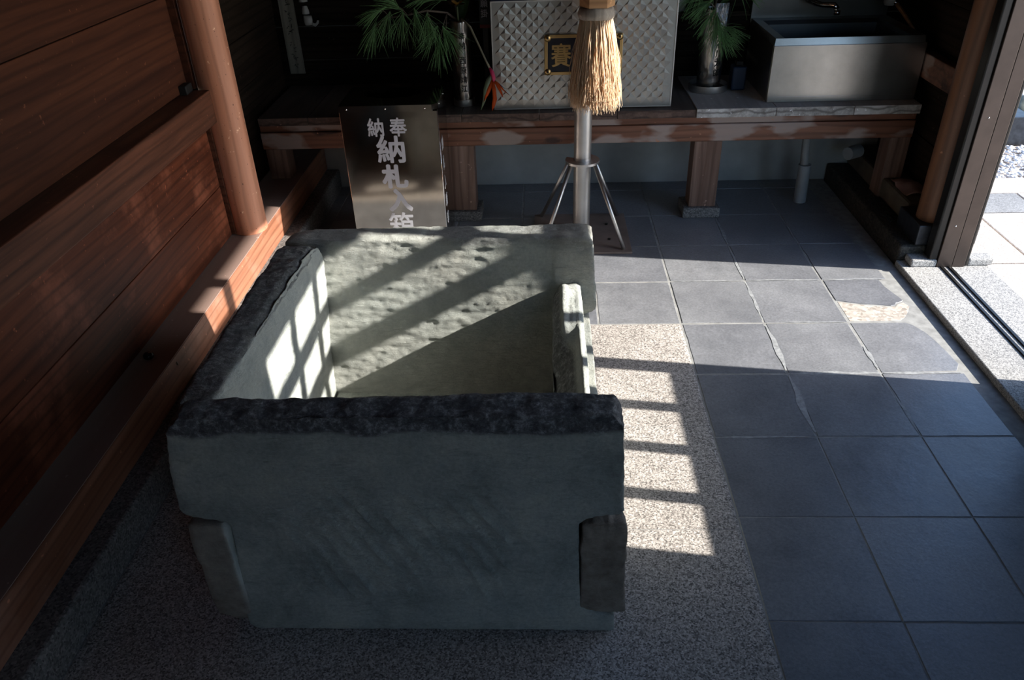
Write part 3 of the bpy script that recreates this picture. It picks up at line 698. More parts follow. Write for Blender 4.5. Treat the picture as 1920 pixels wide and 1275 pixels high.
# white brush lettering running down the right side, seen edge on
for k, ch in enumerate('納札入箱奉納'):
    z1 = 0.50 - k * 0.082
    glyph('lettering', ch, (lambda z0, z1: (lambda a, b_, d: (BX1 + 0.0004 + d, 0.645 + 0.05 * a, z0 + (z1 - z0) * b_)))(z1 - 0.06, z1), 'white_ink', bn, 0.02)

# ------------------------------------------------------------------ steel pole on a tripod
ps = empty('pole_stand', 'satin steel pole on four thin braces and a brown base plate', 'pole')
px_, py_ = -0.332, 0.775
o = tube('pole', [(px_, py_, 0.012), (px_, py_, 0.362)], 0.037, 'tube', ps, 40); autosmooth(o)
o = tube('upper_pole', [(px_, py_, 0.3625), (px_, py_, 0.83), (px_, py_, 0.84)], [0.0365, 0.0365, 0.034], 'tube', ps, 40); autosmooth(o)
bm = bmesh.new(); n = 48; a0 = math.radians(100); a1 = math.radians(100 + 325)
ri, ro = 0.0375, 0.073; prev = None
for k in range(n + 1):
    a = a0 + (a1 - a0) * k / n
    q = [bm.verts.new((px_ + rr * math.cos(a + 0.9), py_ + rr * math.sin(a + 0.9), z)) for rr, z in ((ri, 0.340), (ro, 0.340), (ro, 0.350), (ri, 0.350))]
    if prev:
        for i in range(4): bm.faces.new((prev[i], prev[(i + 1) % 4], q[(i + 1) % 4], q[i]))
    else: bm.faces.new(q[::-1])
    prev = q
bm.faces.new(prev); bmesh.ops.recalc_face_normals(bm, faces=bm.faces)
frombm('collar', bm, 'steel', ps)
for sx, sy in ((1, -1), (1, 1), (-1, 1), (-1, -1)):
    fx, fy = px_ + sx * 0.176, py_ + sy * 0.182
    tx, ty = px_ + sx * 0.050, py_ + sy * 0.040
    tube('leg', [(tx, ty, 0.339), (fx, fy, 0.012)], 0.0085, 'steel', ps, 14)
box('base_plate', px_ - 0.21, px_ + 0.21, py_ - 0.205, py_ + 0.205, 0.0008, 0.010, 'rust_plate', ps, 0.001)
for sx, sy in ((1, -1), (1, 1), (-1, 1)):
    tube('bolt', [(px_ + sx * 0.12, py_ + sy * 0.08, 0.0102), (px_ + sx * 0.12, py_ + sy * 0.08, 0.016)], 0.006, 'bronze_dark', ps, 6, False)

# ------------------------------------------------------------------ rope tassel
ta = empty('rope_tassel', 'thick pale hemp tassel hanging in front of the steel box', 'tassel')
tx, ty = -0.307, 0.50
o = lathe('binding', [(0.02, -0.004), (0.050, -0.002), (0.063, 0.008), (0.066, 0.022), (0.060, 0.036), (0.056, 0.042), (0.02, 0.043)], (tx, ty, 0.962), 'cord_head', ta, 40)
for v in o.data.vertices:
    a = math.atan2(v.co.y - ty, v.co.x - tx); v.co.x += 0.0012 * math.cos(a * 19); v.co.z += 0.0015 * math.sin(a * 3)
bm = bmesh.new()
for k in range(2300):
    a = R_.uniform(0, 2 * PI); q = math.sqrt(R_.uniform(0.45, 1))
    r0 = 0.056 * q; r1 = (0.088 if k % 9 else 0.100) * q
    a2 = a + R_.gauss(0, 0.10); L = R_.gauss(0.295, 0.014) - (0.03 if R_.random() < 0.15 else 0)
    pts = []
    bul = R_.uniform(0.0, 0.006)
    for i in range(7):
        t = i / 6; aa = a + (a2 - a) * t
        rr = r0 + (r1 - r0) * (t ** 0.8) + bul * math.sin(PI * t)
        j = 0.0012 + 0.003 * t * t
        pts.append((tx + 0.004 * t + rr * math.cos(aa) + R_.gauss(0, j), ty + rr * math.sin(aa) + R_.gauss(0, j), 0.967 - L * t + (0.004 * R_.random() if i == 6 else 0)))
    w = R_.uniform(0.0009, 0.0020)
    addtube(bm, pts, [w * 1.3, w * 1.2, w, w, w, w * .8, w * .4], 3, False)
for k in range(60):     # stray looped threads
    a = R_.uniform(-PI, 0.4); pts = []; rr = 0.066; z = R_.uniform(0.76, 0.93); w = 0.0008; b0 = R_.uniform(0.3, 1) * R_.choice((-1, 1))
    for i in range(8):
        t = i / 7
        e = rr + 0.03 * t + 0.010 * math.sin(t * PI) * R_.uniform(0.6, 1.4); aa = a + b0 * 0.3 * t
        pts.append((tx + e * math.cos(aa), ty + e * math.sin(aa), z - (z - 0.69) * t * R_.uniform(0.92, 1)))
    addtube(bm, pts, w, 3, False)
frombm('strands', bm, 'straw', ta, True, kind='stuff')
core = lathe('core', [(0.001, -0.27), (0.055, -0.262), (0.055, -0.15), (0.046, -0.02), (0.03, 0.0), (0.001, 0.0)], (tx, ty, 0.965), 'straw', ta, 24)
bm = bmesh.new(); addtube(bm, [(tx + 0.002, ty, 1.006), (tx + 0.002, ty, 1.115)], 0.062, 6); 
bmesh.ops.rotate(bm, verts=bm.verts, cent=(tx, ty, 1), matrix=Matrix.Rotation(math.radians(0), 3, 'Z')); bmesh.ops.recalc_face_normals(bm, faces=bm.faces)
o = frombm('wooden_collar', bm, 'yellow_wood'); tag(o, 'hexagonal pale wooden block above the hemp tassel', 'wooden block')
o = tube('bell_rope', [(tx, ty, 1.1155), (tx, ty, 2.395)], 0.02, 'straw', None, 16); tag(o, 'thick hemp rope rising from the wooden block', 'rope')

# ------------------------------------------------------------------ offertory box
ob = empty('offertory_box', 'large steel offertory box with diamond embossed front and brass framed plaque', 'offertory box')
OX0, OX1, OY, OZ0, OZ1 = -0.712, 0.058, 0.982, 0.509, 0.952
box('body', OX0, OX1, OY, 1.40, OZ0 + 0.002, OZ1, 'emboss', ob, 0.002)
vs, fs = [], []
w, h = 0.0465, 0.050
for j in range(0, 18):
    for i in range(-1, 18):
        cx_ = OX0 + 0.012 + (i + 0.5 * (j % 2) + 0.5) * w; cz = OZ0 + 0.012 + (j + 1) * h / 2
        c4 = [(cx_ - w / 2, cz), (cx_, cz - h / 2), (cx_ + w / 2, cz), (cx_, cz + h / 2)]
        if cx_ - w / 2 < OX0 + 0.004 or cx_ + w / 2 > OX1 - 0.004 or cz + h / 2 > OZ1 - 0.003: continue
        bi = len(vs); mid = math.sin(i * 1.7 + j) * 0.08
        vs += [(x, OY - 0.0004, z) for x, z in c4] + [(cx_ - w * (0.10 + mid), OY - 0.0028, cz + h * 0.16)]
        fs += [(bi, bi + 1, bi + 4), (bi + 1, bi + 2, bi + 4), (bi + 2, bi + 3, bi + 4), (bi + 3, bi, bi + 4)]
frompy('embossed_panel', vs, fs, 'emboss', ob)
for x0, x1, z0, z1 in ((OX0, OX0 + 0.005, OZ0, OZ1), (OX1 - 0.005, OX1, OZ0, OZ1), (OX0, OX1, OZ1 - 0.004, OZ1 + .001), (OX0, OX1, OZ0, OZ0 + 0.006)):
    box('edge_trim', x0, x1, OY - 0.004, OY + 0.002, z0, z1, 'steel', ob, 0.0005)
PX0, PX1, PZ0, PZ1 = -0.490, -0.163, 0.655, 0.818
pq = box('plaque', PX0 + 0.006, PX1 - 0.006, OY - 0.0095, OY - 0.0005, PZ0 + 0.006, PZ1 - 0.006, 'black_panel', ob, 0.001)
t_ = 0.013
for x0, x1, z0, z1 in ((PX0, PX1, PZ0, PZ0 + t_), (PX0, PX1, PZ1 - t_, PZ1), (PX0, PX0 + t_, PZ0 + t_, PZ1 - t_), (PX1 - t_, PX1, PZ0 + t_, PZ1 - t_)):
    box('frame', x0, x1, OY - 0.0125, OY - 0.0005, z0, z1, 'brass', pq, 0.001)
for x in (PX0 + 0.013, PX1 - 0.013):
    for z in (PZ0 + 0.013, PZ1 - 0.013):
        lathe('corner_boss', [(0.0001, 0), (0.014, 0), (0.014, 0.002), (0.0001, 0.0022)], (0, 0, 0), 'brass', pq, 16).matrix_local = Matrix.Translation((x, OY - 0.0105, z)) @ Matrix.Rotation(PI / 2, 4, 'X')
        lathe('screw', [(0.0001, 0), (0.005, 0), (0.0045, 0.002), (0.0001, 0.0022)], (0, 0, 0), 'bronze_dark', pq, 12).matrix_local = Matrix.Translation((x, OY - 0.0125, z)) @ Matrix.Rotation(PI / 2, 4, 'X')
glyph('lettering', '賽', flat(-0.462, -0.378, 0.688, 0.784, OY - 0.0096), 'brass', pq, 0.014, 0.0015)
o = box('blue_sheet', -0.79, -0.46, 1.02, 1.30, OZ1 + 0.0015, OZ1 + 0.006, 'blue_card', None, 0.001)
tag(o, 'blue sheet lying on top of the steel offertory box', 'sheet')

# ------------------------------------------------------------------ vases
def vase(name, cx_, cy_, z0, z1, r0, r1, ring_r, ring_h, label, chars, ang0, chs):
    v = empty(name, label, 'vase')
    prof = [(0.001, 0.012)] + [(r0 + (r1 - r0) * t / 14, 0.012 + (z1 - z0 - 0.012) * t / 14) for t in range(15)] + [(r1 - 0.004, z1 - z0), (r1 - 0.006, z1 - z0 - 0.05), (0.001, z1 - z0 - 0.05)]
    o = lathe('body', prof, (cx_, cy_, z0), 'hammer', v, 56)
    bm = bmesh.new(); bm.from_mesh(o.data); bmesh.ops.subdivide_edges(bm, edges=[e for e in bm.edges if abs(e.verts[0].co.z - e.verts[1].co.z) > 0.01], cuts=2)
    for q in bm.verts:
        d = Vector((q.co.x - cx_, q.co.y - cy_, 0))
        if d.length > r0 * 0.8 and q.co.z < z1 - 0.01: q.co += d.normalized() * 0.0022 * noise.noise(Vector((q.co.x * 55, q.co.y * 55, q.co.z * 38)))
    bm.to_mesh(o.data); bm.free()
    for f in o.data.polygons: f.use_smooth = True
    o2 = lathe('base_ring', [(0.001, 0.001), (ring_r, 0.001), (ring_r + .001, 0.004), (ring_r, ring_h), (ring_r - 0.004, ring_h), (ring_r - 0.005, 0.01), (0.001, 0.01)], (cx_, cy_, z0), 'steel', v, 48); autosmooth(o2)
    for ch, ztop in chs:
        hh = chars
        def fn(a, b_, d, ztop=ztop):
            z = ztop - hh + hh * b_; t = (z - z0) / (z1 - z0); rr = r0 + (r1 - r0) * t + 0.0022
            th = math.radians(ang0) + (a - 0.5) * hh * 0.95 / rr
            return (cx_ + rr * math.sin(th), cy_ - rr * math.cos(th), z)
        glyph('lettering', ch, fn, 'ink', v, 0.012)
    return v
vase('flower_vase', -0.853, 1.085, 0.506, 0.868, 0.042, 0.044, 0.047, 0.030, 'slim hammered steel vase left of the offertory box', 0.030, 12,
     [('奉', 0.822), ('納', 0.785), ('西', 0.722), ('原', 0.680), ('靖', 0.640), ('江', 0.602)])
vase('flower_vase', 0.262, 1.235, 0.510, 0.868, 0.052, 0.066, 0.088, 0.030, 'wide hammered steel vase right of the offertory box, on a broad dish', 0.032, 22,
     [('石', 0.735), ('川', 0.695), ('太', 0.655), ('郎', 0.612)])

# ------------------------------------------------------------------ pine sprays
def pine(label, branch, tufts, n=34, L=0.12):
    n = min(n, 36)
    e = empty('pine_branch', label, 'pine branch', 'pine branches in the vases')
    pts = [Vector(p_) for p_ in branch]
    tube('branch', pts, [0.005 - 0.003 * i / len(pts) for i in range(len(pts))], 'twig', e, 7)
    for i, (x, y, z, dx, dy, dz) in enumerate(tufts):
        near = min(pts, key=lambda q: (q - Vector((x, y, z))).length)
        if (near - Vector((x, y, z))).length > 0.008: tube('twig', [near, (near + Vector((x, y, z))) / 2 + Vector((0, 0, 0.008)), (x, y, z)], 0.002, 'twig', e, 5)
        bm = bmesh.new(); D = Vector((dx, dy, dz)).normalized()
        for k in range(n):
            v = (D + Vector((R_.gauss(0, .38), R_.gauss(0, .38), R_.gauss(0, .30)))).normalized()
            b0 = Vector((x, y, z)) - D * R_.uniform(0, 0.03); ll = L * R_.uniform(0.7, 1.1)
            q = [b0, b0 + v * ll * 0.5 + Vector((0, 0, -0.003)), b0 + v * ll + Vector((0, 0, -0.018))]
            addtube(bm, q, [0.0010, 0.0010, 0.0004], 3, False)
        frombm('needle_tuft', bm, 'needle', e, True, kind='stuff')
pine('long drooping pine branch reaching left from the slim vase', [(-0.855, 1.08, 0.86), (-0.90, 1.06, 0.90), (-0.98, 1.03, 0.915), (-1.06, 1.0, 0.905), (-1.13, 0.98, 0.90)],
     [(-1.14, 0.98, 0.90, -.5, -.2, -1), (-1.17, 0.99, 0.93, -1, -.2, -.4), (-1.08, 0.98, 0.90, -.2, -.3, -1), (-1.02, 0.97, 0.91, .2, -.3, -1), (-1.10, 1.0, 0.94, -.6, -.1, .5), (-0.97, 0.96, 0.89, .1, -.3, -1), (-1.20, 0.98, 0.86, -.5, -.2, -1), (-0.93, 0.97, 0.80, .0, -.3, -1), (-0.95, 0.97, 0.84, -.5, -.2, -.8), (-0.90, 0.97, 0.84, .5, -.3, -.8)])
pine('short bushy pine spray standing in the slim vase', [(-0.853, 1.09, 0.85), (-0.87, 1.10, 0.93), (-0.90, 1.12, 1.00)],
     [(-0.90, 1.12, 1.0, -.3, 0, 1), (-0.93, 1.10, 0.95, -1, 0, .3), (-0.88, 1.05, 0.97, 0, -.6, .8), (-0.97, 1.05, 0.97, -1, -.2, 0)])
pine('pine spray falling over the front of the wide vase', [(0.262, 1.235, 0.85), (0.25, 1.18, 0.91), (0.235, 1.12, 0.88), (0.24, 1.10, 0.84)],
     [(0.24, 1.09, 0.84, -.1, -.3, -1), (0.26, 1.09, 0.80, .5, -.3, -.9), (0.27, 1.09, 0.77, .9, -.3, -.6), (0.22, 1.10, 0.86, -.6, -.3, -.8), (0.245, 1.09, 0.80, -.1, -.3, -1), (0.20, 1.12, 0.90, -.9, -.2, -.5), (0.29, 1.10, 0.80, 1, -.2, -.5)], 55, 0.115)
pine('upright pine spray at the back of the wide vase', [(0.265, 1.25, 0.85), (0.28, 1.27, 0.95), (0.30, 1.28, 1.02)],
     [(0.30, 1.28, 1.0, .3, 0, 1), (0.33, 1.24, 0.94, 1, -.2, 0), (0.22, 1.24, 0.95, -1, -.2, .1), (0.17, 1.20, 0.93, -.7, -.3, -.7), (0.37, 1.22, 0.93, .9, -.2, -.3)], 50, 0.12)

# bird of paradise bending out of the slim vase
bp = empty('bird_of_paradise', 'orange bird of paradise flower drooping on a bent stem beside the steel box', 'flower')
tube('stem', [(-0.85, 1.08, 0.84), (-0.838, 1.05, 0.875), (-0.80, 1.00, 0.852), (-0.765, 0.965, 0.785), (-0.735, 0.94, 0.725), (-0.722, 0.935, 0.700)], [0.004, 0.0045, 0.0045, 0.004, 0.0038, 0.0045], 'stem_pale', bp, 10)
tube('neck', [(-0.722, 0.935, 0.700), (-0.712, 0.930, 0.683), (-0.706, 0.928, 0.660), (-0.708, 0.928, 0.640)], [0.0045, 0.0085, 0.008, 0.005], 'magenta', bp, 12)
tube('bract', [(-0.714, 0.934, 0.676), (-0.728, 0.932, 0.648), (-0.742, 0.928, 0.612), (-0.750, 0.918, 0.57), (-0.766, 0.918, 0.528)], [0.004, 0.012, 0.011, 0.007, 0.0012], 'bract', bp, 12)
def petal(name, pts, w, mat):
    bm = bmesh.new(); L_ = []; n = len(pts)
    for i, q in enumerate(pts):
        t = i / (n - 1); ww = w * (math.sin(PI * (0.12 + 0.88 * t)) ** 0.7) if t < 1 else 0.0004
        q = Vector(q); L_.append([bm.verts.new(q + Vector((-ww, 0, ww * .3))), bm.verts.new(q + Vector((0, -0.004, 0))), bm.verts.new(q + Vector((ww, 0, -ww * .3)))])
    for i in range(n - 1):
        for k in range(2): bm.faces.new((L_[i][k], L_[i][k + 1], L_[i + 1][k + 1], L_[i + 1][k]))
    bmesh.ops.solidify(bm, geom=bm.faces[:], thickness=0.0012)
    frombm(name, bm, mat, bp, True)
petal('petal', [(-0.712, 0.926, 0.652), (-0.722, 0.920, 0.625), (-0.737, 0.916, 0.595), (-0.752, 0.908, 0.565)], 0.008, 'orange')
petal('petal', [(-0.710, 0.926, 0.652), (-0.706, 0.918, 0.615), (-0.704, 0.914, 0.575), (-0.712, 0.914, 0.545), (-0.718, 0.908, 0.525)], 0.009, 'orange')
petal('petal', [(-0.708, 0.928, 0.650), (-0.692, 0.920, 0.632), (-0.678, 0.916, 0.605), (-0.668, 0.908, 0.580)], 0.008, 'orange')
petal('petal', [(-0.706, 0.928, 0.652), (-0.690, 0.922, 0.640), (-0.668, 0.918, 0.612), (-0.640, 0.912, 0.590)], 0.0075, 'orange')
petal('petal', [(-0.705, 0.928, 0.653), (-0.685, 0.924, 0.636), (-0.662, 0.920, 0.618), (-0.640, 0.920, 0.613)], 0.003, 'purple')
# yellow flower at the mouth of the slim vase
yf = empty('yellow_flower', 'yellow orange flower opening at the mouth of the slim vase', 'flower')
tube('stem', [(-0.853, 1.06, 0.83), (-0.855, 1.045, 0.925)], 0.0035, 'stem', yf, 8)
bm = bmesh.new()
for k in range(9):
    a = 2 * PI * k / 9; c_ = Vector((-0.856, 1.04, 0.93))
    d = Vector((math.cos(a), math.sin(a) * .8, 0.35 + 0.3 * (k % 2)))
    s_ = Vector((-math.sin(a), math.cos(a), 0))
    q0 = bm.verts.new(c_); q1 = bm.verts.new(c_ + d * 0.022 + s_ * 0.011); q2 = bm.verts.new(c_ + d * 0.022 - s_ * 0.011)
    q3 = bm.verts.new(c_ + d * 0.036 + s_ * 0.007 + Vector((0, 0, -.006))); q4 = bm.verts.new(c_ + d * 0.036 - s_ * 0.007 + Vector((0, 0, -.006)))
    bm.faces.new((q0, q2, q1)); bm.faces.new((q1, q2, q4, q3))
bmesh.ops.solidify(bm, geom=bm.faces[:], thickness=0.001)
frombm('petals', bm, 'yellow', yf, True)
def leafy(label, base, tip, w, mat):
    bm = bmesh.new(); A = Vector(base); B = Vector(tip); n = 8; rows_ = []
    d = (B - A); s_ = d.cross(Vector((0, 1, 0))).normalized()
    for i in range(n + 1):
        t = i / n; ww = w * math.sin(PI * min(1, 0.1 + 0.9 * t)) ** .8; q = A + d * t + Vector((0, -0.02 * math.sin(PI * t), 0))
        rows_.append([bm.verts.new(q - s_ * ww), bm.verts.new(q + Vector((0, 0.004, 0))), bm.verts.new(q + s_ * ww)])
    for i in range(n):
        for k in range(2): bm.faces.new((rows_[i][k], rows_[i][k + 1], rows_[i + 1][k + 1], rows_[i + 1][k]))
    bmesh.ops.solidify(bm, geom=bm.faces[:], thickness=0.0008)
    o = frombm('broad_leaf', bm, mat, None, True); tag(o, label, 'leaf'); return o
leafy('broad dark green leaf rising behind the yellow flower', (-0.86, 1.10, 0.84), (-0.80, 1.12, 1.02), 0.022, 'leaf')
leafy('narrow yellow green leaf in the wide vase, right of the pine', (0.27, 1.24, 0.85), (0.36, 1.22, 0.99), 0.014, 'leaf')
# clear wrapping at the wide vase mouth
bm = bmesh.new(); n = 14
for i in range(n):
    for j in range(6):
        a = -0.2 + 0.9 * i / (n - 1); z = 0.79 + 0.10 * j / 5; rr = 0.070 + 0.006 * noise.noise(Vector((i * 0.9, j * 0.8, 4)))
        bm.verts.new((0.262 + rr * math.sin(a), 1.235 - rr * math.cos(a), z))
bm.verts.ensure_lookup_table()
for i in range(n - 1):
    for j in range(5): bm.faces.new([bm.verts[q] for q in (i * 6 + j, (i + 1) * 6 + j, (i + 1) * 6 + j + 1, i * 6 + j + 1)])
bmesh.ops.solidify(bm, geom=bm.faces[:], thickness=0.0006)
m, nt, pb = new_mat('crumpled clear film'); pb.inputs['Base Color'].default_value = (0.8, 0.85, 0.9, 1); pb.inputs['Roughness'].default_value = 0.08; pb.inputs['Transmission Weight'].default_value = 0.9
M['film'] = m
o = frombm('plastic_wrap', bm, 'film', None); tag(o, 'crumpled shiny plastic wrap round the mouth of the wide vase', 'wrapping')

# ------------------------------------------------------------------ sink
sk = empty('steel_sink', 'box shaped stainless steel sink standing on the bench at right', 'sink')
SX0, SX1, SY0, SY1, SZ0, SZT = 0.476, 1.098, 1.005, 1.455, 0.5095, 0.772
box('front_panel', SX0, SX1 + 0.008, SY0, SY0 + 0.012, SZ0, 0.744, 'sink', sk, 0.0015)
box('foot_strip', SX0 + .002, SX1, SY0 - 0.0015, SY0 + 0.002, SZ0, 0.532, 'sink', sk, 0.0005)
box('side_panel', SX0, SX0 + 0.01, SY0 + 0.0125, SY1, SZ0, 0.744, 'sink', sk, 0.001)
box('side_panel', SX1 - 0.01, SX1, SY0 + 0.0125, SY1, SZ0, 0.744, 'sink', sk, 0.001)
bm = bmesh.new()
def ringz(x0, x1, y0, y1, z): return [bm.verts.new(q) for q in ((x0, y0, z), (x1, y0, z), (x1, y1, z), (x0, y1, z))]
rg = [ringz(SX0 + .004, SX1 - .02, SY0 + .006, SY1, 0.7445), ringz(SX0, SX1 - 0.0, SY0 + 0.002, SY1 + .005, 0.7445), ringz(SX0 + 0.004, SX1 - .004, SY0 + 0.008, SY1 + .005, SZT), ringz(SX0 + 0.045, SX1 - 0.05, SY0 + 0.03, SY1 - 0.045, SZT - 0.003)]
for a, b_ in zip(rg, rg[1:]):
    for i in range(4): bm.faces.new((a[i], a[(i + 1) % 4], b_[(i + 1) % 4], b_[i]))
bmesh.ops.recalc_face_normals(bm, faces=bm.faces)
frombm('rim', bm, 'sink', sk)
bm = bmesh.new()
rg = [ringz(SX0 + 0.045, SX1 - 0.05, SY0 + 0.03, SY1 - 0.045, SZT - 0.003), ringz(SX0 + 0.055, SX1 - 0.06, SY0 + 0.04, SY1 - 0.055, SZT - 0.02), ringz(SX0 + 0.065, SX1 - 0.07, SY0 + 0.05, SY1 - 0.065, 0.60)]
for a, b_ in zip(rg, rg[1:]):
    for i in range(4): bm.faces.new((a[i], b_[i], b_[(i + 1) % 4], a[(i + 1) % 4]))
bm.faces.new(rg[-1]); frombm('basin', bm, 'sink_dark', sk)
lathe('drain', [(0.012, 0.0), (0.032, 0.0), (0.036, 0.003), (0.030, 0.006), (0.012, 0.002), (0.001, 0.001)], (0.72, 1.30, 0.6), 'chrome', sk, 32)
box('splash_back', SX0, SX1, SY1 + 0.0055, SY1 + 0.012, SZT - 0.02, 0.93, 'sink_dark', sk, 0.001)
fa = empty('faucet', 'chrome faucet with a short curved spout above the sink', 'faucet')
tube('spout', [(0.70, 1.45, 0.862), (0.72, 1.40, 0.85), (0.755, 1.345, 0.842), (0.80, 1.31, 0.845), (0.812, 1.30, 0.83)], [0.014, 0.014, 0.013, 0.013, 0.013], 'chrome', fa, 20)
lathe('aerator', [(0.001, 0), (0.014, 0), (0.014, 0.018), (0.001, 0.018)], (0.812, 1.298, 0.808), 'chrome', fa, 24)
lathe('valve_body', [(0.001, 0), (0.020, 0), (0.022, 0.01), (0.020, 0.03), (0.012, 0.038), (0.001, 0.040)], (0.70, 1.43, 0.876), 'chrome', fa, 28)
tube('handle', [(0.70, 1.42, 0.912), (0.685, 1.37, 0.93)], [0.007, 0.005], 'chrome', fa, 12)
for (x, z, lb) in ((0.865, 0.86, 'small white square tag hanging on the wall right of the faucet'), (0.93, 0.855, 'small white label on the dark wall further right of the faucet')):
    o = box('wall_tag', x - 0.02, x + 0.02, 1.4925 - 0.004, 1.4955, z - 0.025, z + 0.02, 'white', None, 0.002); tag(o, lb, 'tag')
br = empty('scrub_brush', 'scrub brush with a slanting wooden handle right of the sink', 'brush')
tube('handle', [(1.075, 1.33, 0.845), (1.105, 1.28, 0.80), (1.140, 1.20, 0.735)], [0.009, 0.008, 0.007], 'yellow_wood', br, 12)
lathe('head', [(0.001, 0), (0.020, 0), (0.026, 0.012), (0.026, 0.034), (0.014, 0.045), (0.001, 0.046)], (1.055, 1.35, 0.833), 'white', br, 24)
tube('ferrule', [(1.068, 1.34, 0.853), (1.078, 1.325, 0.842)], 0.0105, 'chrome', br, 14)
o = empty('blue_bottle', 'dark blue plastic container between the wide vase and the sink', 'container')
box('body', 0.362, 0.425, 1.20, 1.27, 0.5095, 0.615, 'blue', o, 0.008, 3); box('cap', 0.378, 0.410, 1.218, 1.252, 0.6155, 0.635, 'black', o, 0.004)
o = lathe('white_pot', [(0.001, 0), (0.036, 0), (0.044, 0.085), (0.046, 0.09), (0.042, 0.09), (0.036, 0.01), (0.001, 0.01)], (0.125, 1.43, 0.82), 'white', None, 28)
tag(o, 'small pale pot behind the offertory box, left of the wide vase', 'pot')
o = box('pot_shelf', 0.06, 0.44, 1.37, 1.4955, 0.80, 0.8195, 'dark_wood', None, 0.002); tag(o, 'narrow dark shelf carrying the pale pot behind the wide vase', 'shelf')
# black card with small white lettering left of the box
cd = empty('notice_card', 'black card with small white lettering beside the offertory box', 'card')
box('sheet', -0.782, -0.735, 1.296, 1.30, 0.79, 0.93, 'card', cd, 0.0005)
box('red_edge', -0.782, -0.735, 1.2945, 1.2958, 0.79, 0.805, 'red_card', cd, 0.0002)
box('stand', -0.77, -0.747, 1.302, 1.31, 0.507, 0.90, 'card', cd, 0.0005)
for k, ch in enumerate('願掛'):
    glyph('lettering', ch, flat(-0.775, -0.743, 0.878 - k * 0.042, 0.912 - k * 0.042, 1.2955), 'white_ink', cd, 0.01)

# drain pipe under the bench
pp = empty('drain_pipe', 'grey drain pipe with a ribbed hose below the sink', 'drain pipe')
o = tube('pipe', [(0.733, 1.11, 0.001), (0.727, 1.11, 0.185)], 0.0285, 'pvc', pp, 28); autosmooth(o)
pts = []; rad = []
for k in range(67):
    t = k / 66; pts.append((0.724 - 0.010 * math.sin(t * 3), 1.11, 0.186 + 0.2825 * t)); rad.append(0.0195 if k % 2 else 0.0165)
tube('ribbed_hose', pts, rad, 'hose', pp, 20)
o = tube('pipe_stub', [(0.935, 1.16, 0.215), (1.00, 1.20, 0.215)], 0.030, 'pvc', None, 24); autosmooth(o)
o.location = (0, 0, 0); tag(o, 'short white pipe stub poking out under the right end of the bench', 'pipe')
# rag
bm = bmesh.new(); n = 18
for i in range(n):
    for j in range(n):
        a, b_ = i / (n - 1), j / (n - 1)
        x = 1.045 + 0.105 * a; y = 0.74 + 0.18 * b_ * (1 - 0.3 * a)
        z = 0.186 + 0.022 * (1 - (2 * a - 1) ** 2) * (1 - (2 * b_ - 1) ** 2) + 0.007 * noise.noise(Vector((a * 4, b_ * 4, 1))) - 0.035 * max(0, 0.35 - a) * (b_ < 0.6)
        bm.verts.new((x, y, z))
bm.verts.ensure_lookup_table()
for i in range(n - 1):
    for j in range(n - 1): bm.faces.new([bm.verts[q] for q in (i * n + j, (i + 1) * n + j, (i + 1) * n + j + 1, i * n + j + 1)])
bmesh.ops.solidify(bm, geom=bm.faces[:], thickness=0.006)
o = frombm('cleaning_rag', bm, 'cloth', None, True); tag(o, 'crumpled faded pink rag on the ledge beside the right pillar', 'rag')
# litter
bm = bmesh.new()
for k in range(160):
    x = R_.uniform(0.97, 1.02); y = R_.uniform(0.66, 0.95); s_ = R_.uniform(0.002, 0.006)
    addbox(bm, x - s_, x + s_, y - s_, y + s_, 0.0855, 0.0855 + s_, 0)
o = frombm('dust_litter', bm, 'debris', None, kind='stuff'); tag(o, 'dark dust and litter on the stone curb by the right wall', 'litter')

# ------------------------------------------------------------------ wooden slip and white ornament on the back wall (left)
sl = empty('wooden_slip', 'narrow wooden name slip with brush writing on the dark back wall', 'wooden slip')
box('board', -1.745, -1.672, 1.470, 1.478, 0.566, 1.15, 'slip_wood', sl, 0.001)
bm = bmesh.new()
zc = 1.12
while zc > 0.585:
    if not (0.725 < zc < 0.755):
        for s_ in range(4):
            x0 = -1.708 + R_.uniform(-0.014, 0.010); z0 = zc + R_.uniform(-0.012, 0.012); x1 = x0 + R_.uniform(-0.010, 0.018); z1 = z0 + R_.uniform(-0.014, 0.008)
            addtube(bm, [(x0, 1.4698, z0), ((x0 + x1) / 2 + .003, 1.4696, (z0 + z1) / 2 + .002), (x1, 1.4698, z1)], [0.0012, 0.0019, 0.0008], 4)
    zc -= 0.03
frombm('brush_writing', bm, 'ink', sl, kind='stuff')
orn = empty('hanging_ornament', 'small white ornament hanging beside the wooden slip', 'ornament')
lathe('upper_bell', [(0.001, 0.045), (0.010, 0.042), (0.016, 0.02), (0.020, 0.0), (0.001, 0.0)], (-1.615, 1.44, 0.90), 'white', orn, 20)
lathe('middle_bell', [(0.001, 0.036), (0.011, 0.034), (0.016, 0.015), (0.017, 0.0), (0.001, 0.0)], (-1.612, 1.44, 0.846), 'white', orn, 20)
lathe('lower_cup', [(0.001, 0.042), (0.019, 0.042), (0.020, 0.02), (0.017, 0.0), (0.001, -0.002)], (-1.606, 1.44, 0.797), 'white', orn, 20)
tube('hook', [(-1.593, 1.44, 0.803), (-1.575, 1.44, 0.795), (-1.562, 1.44, 0.806), (-1.560, 1.44, 0.815)], [0.007, 0.007, 0.006, 0.005], 'white', orn, 10)
tube('cord', [(-1.612, 1.44, 0.80), (-1.614, 1.44, 2.395)], 0.0015, 'ink', orn, 6)

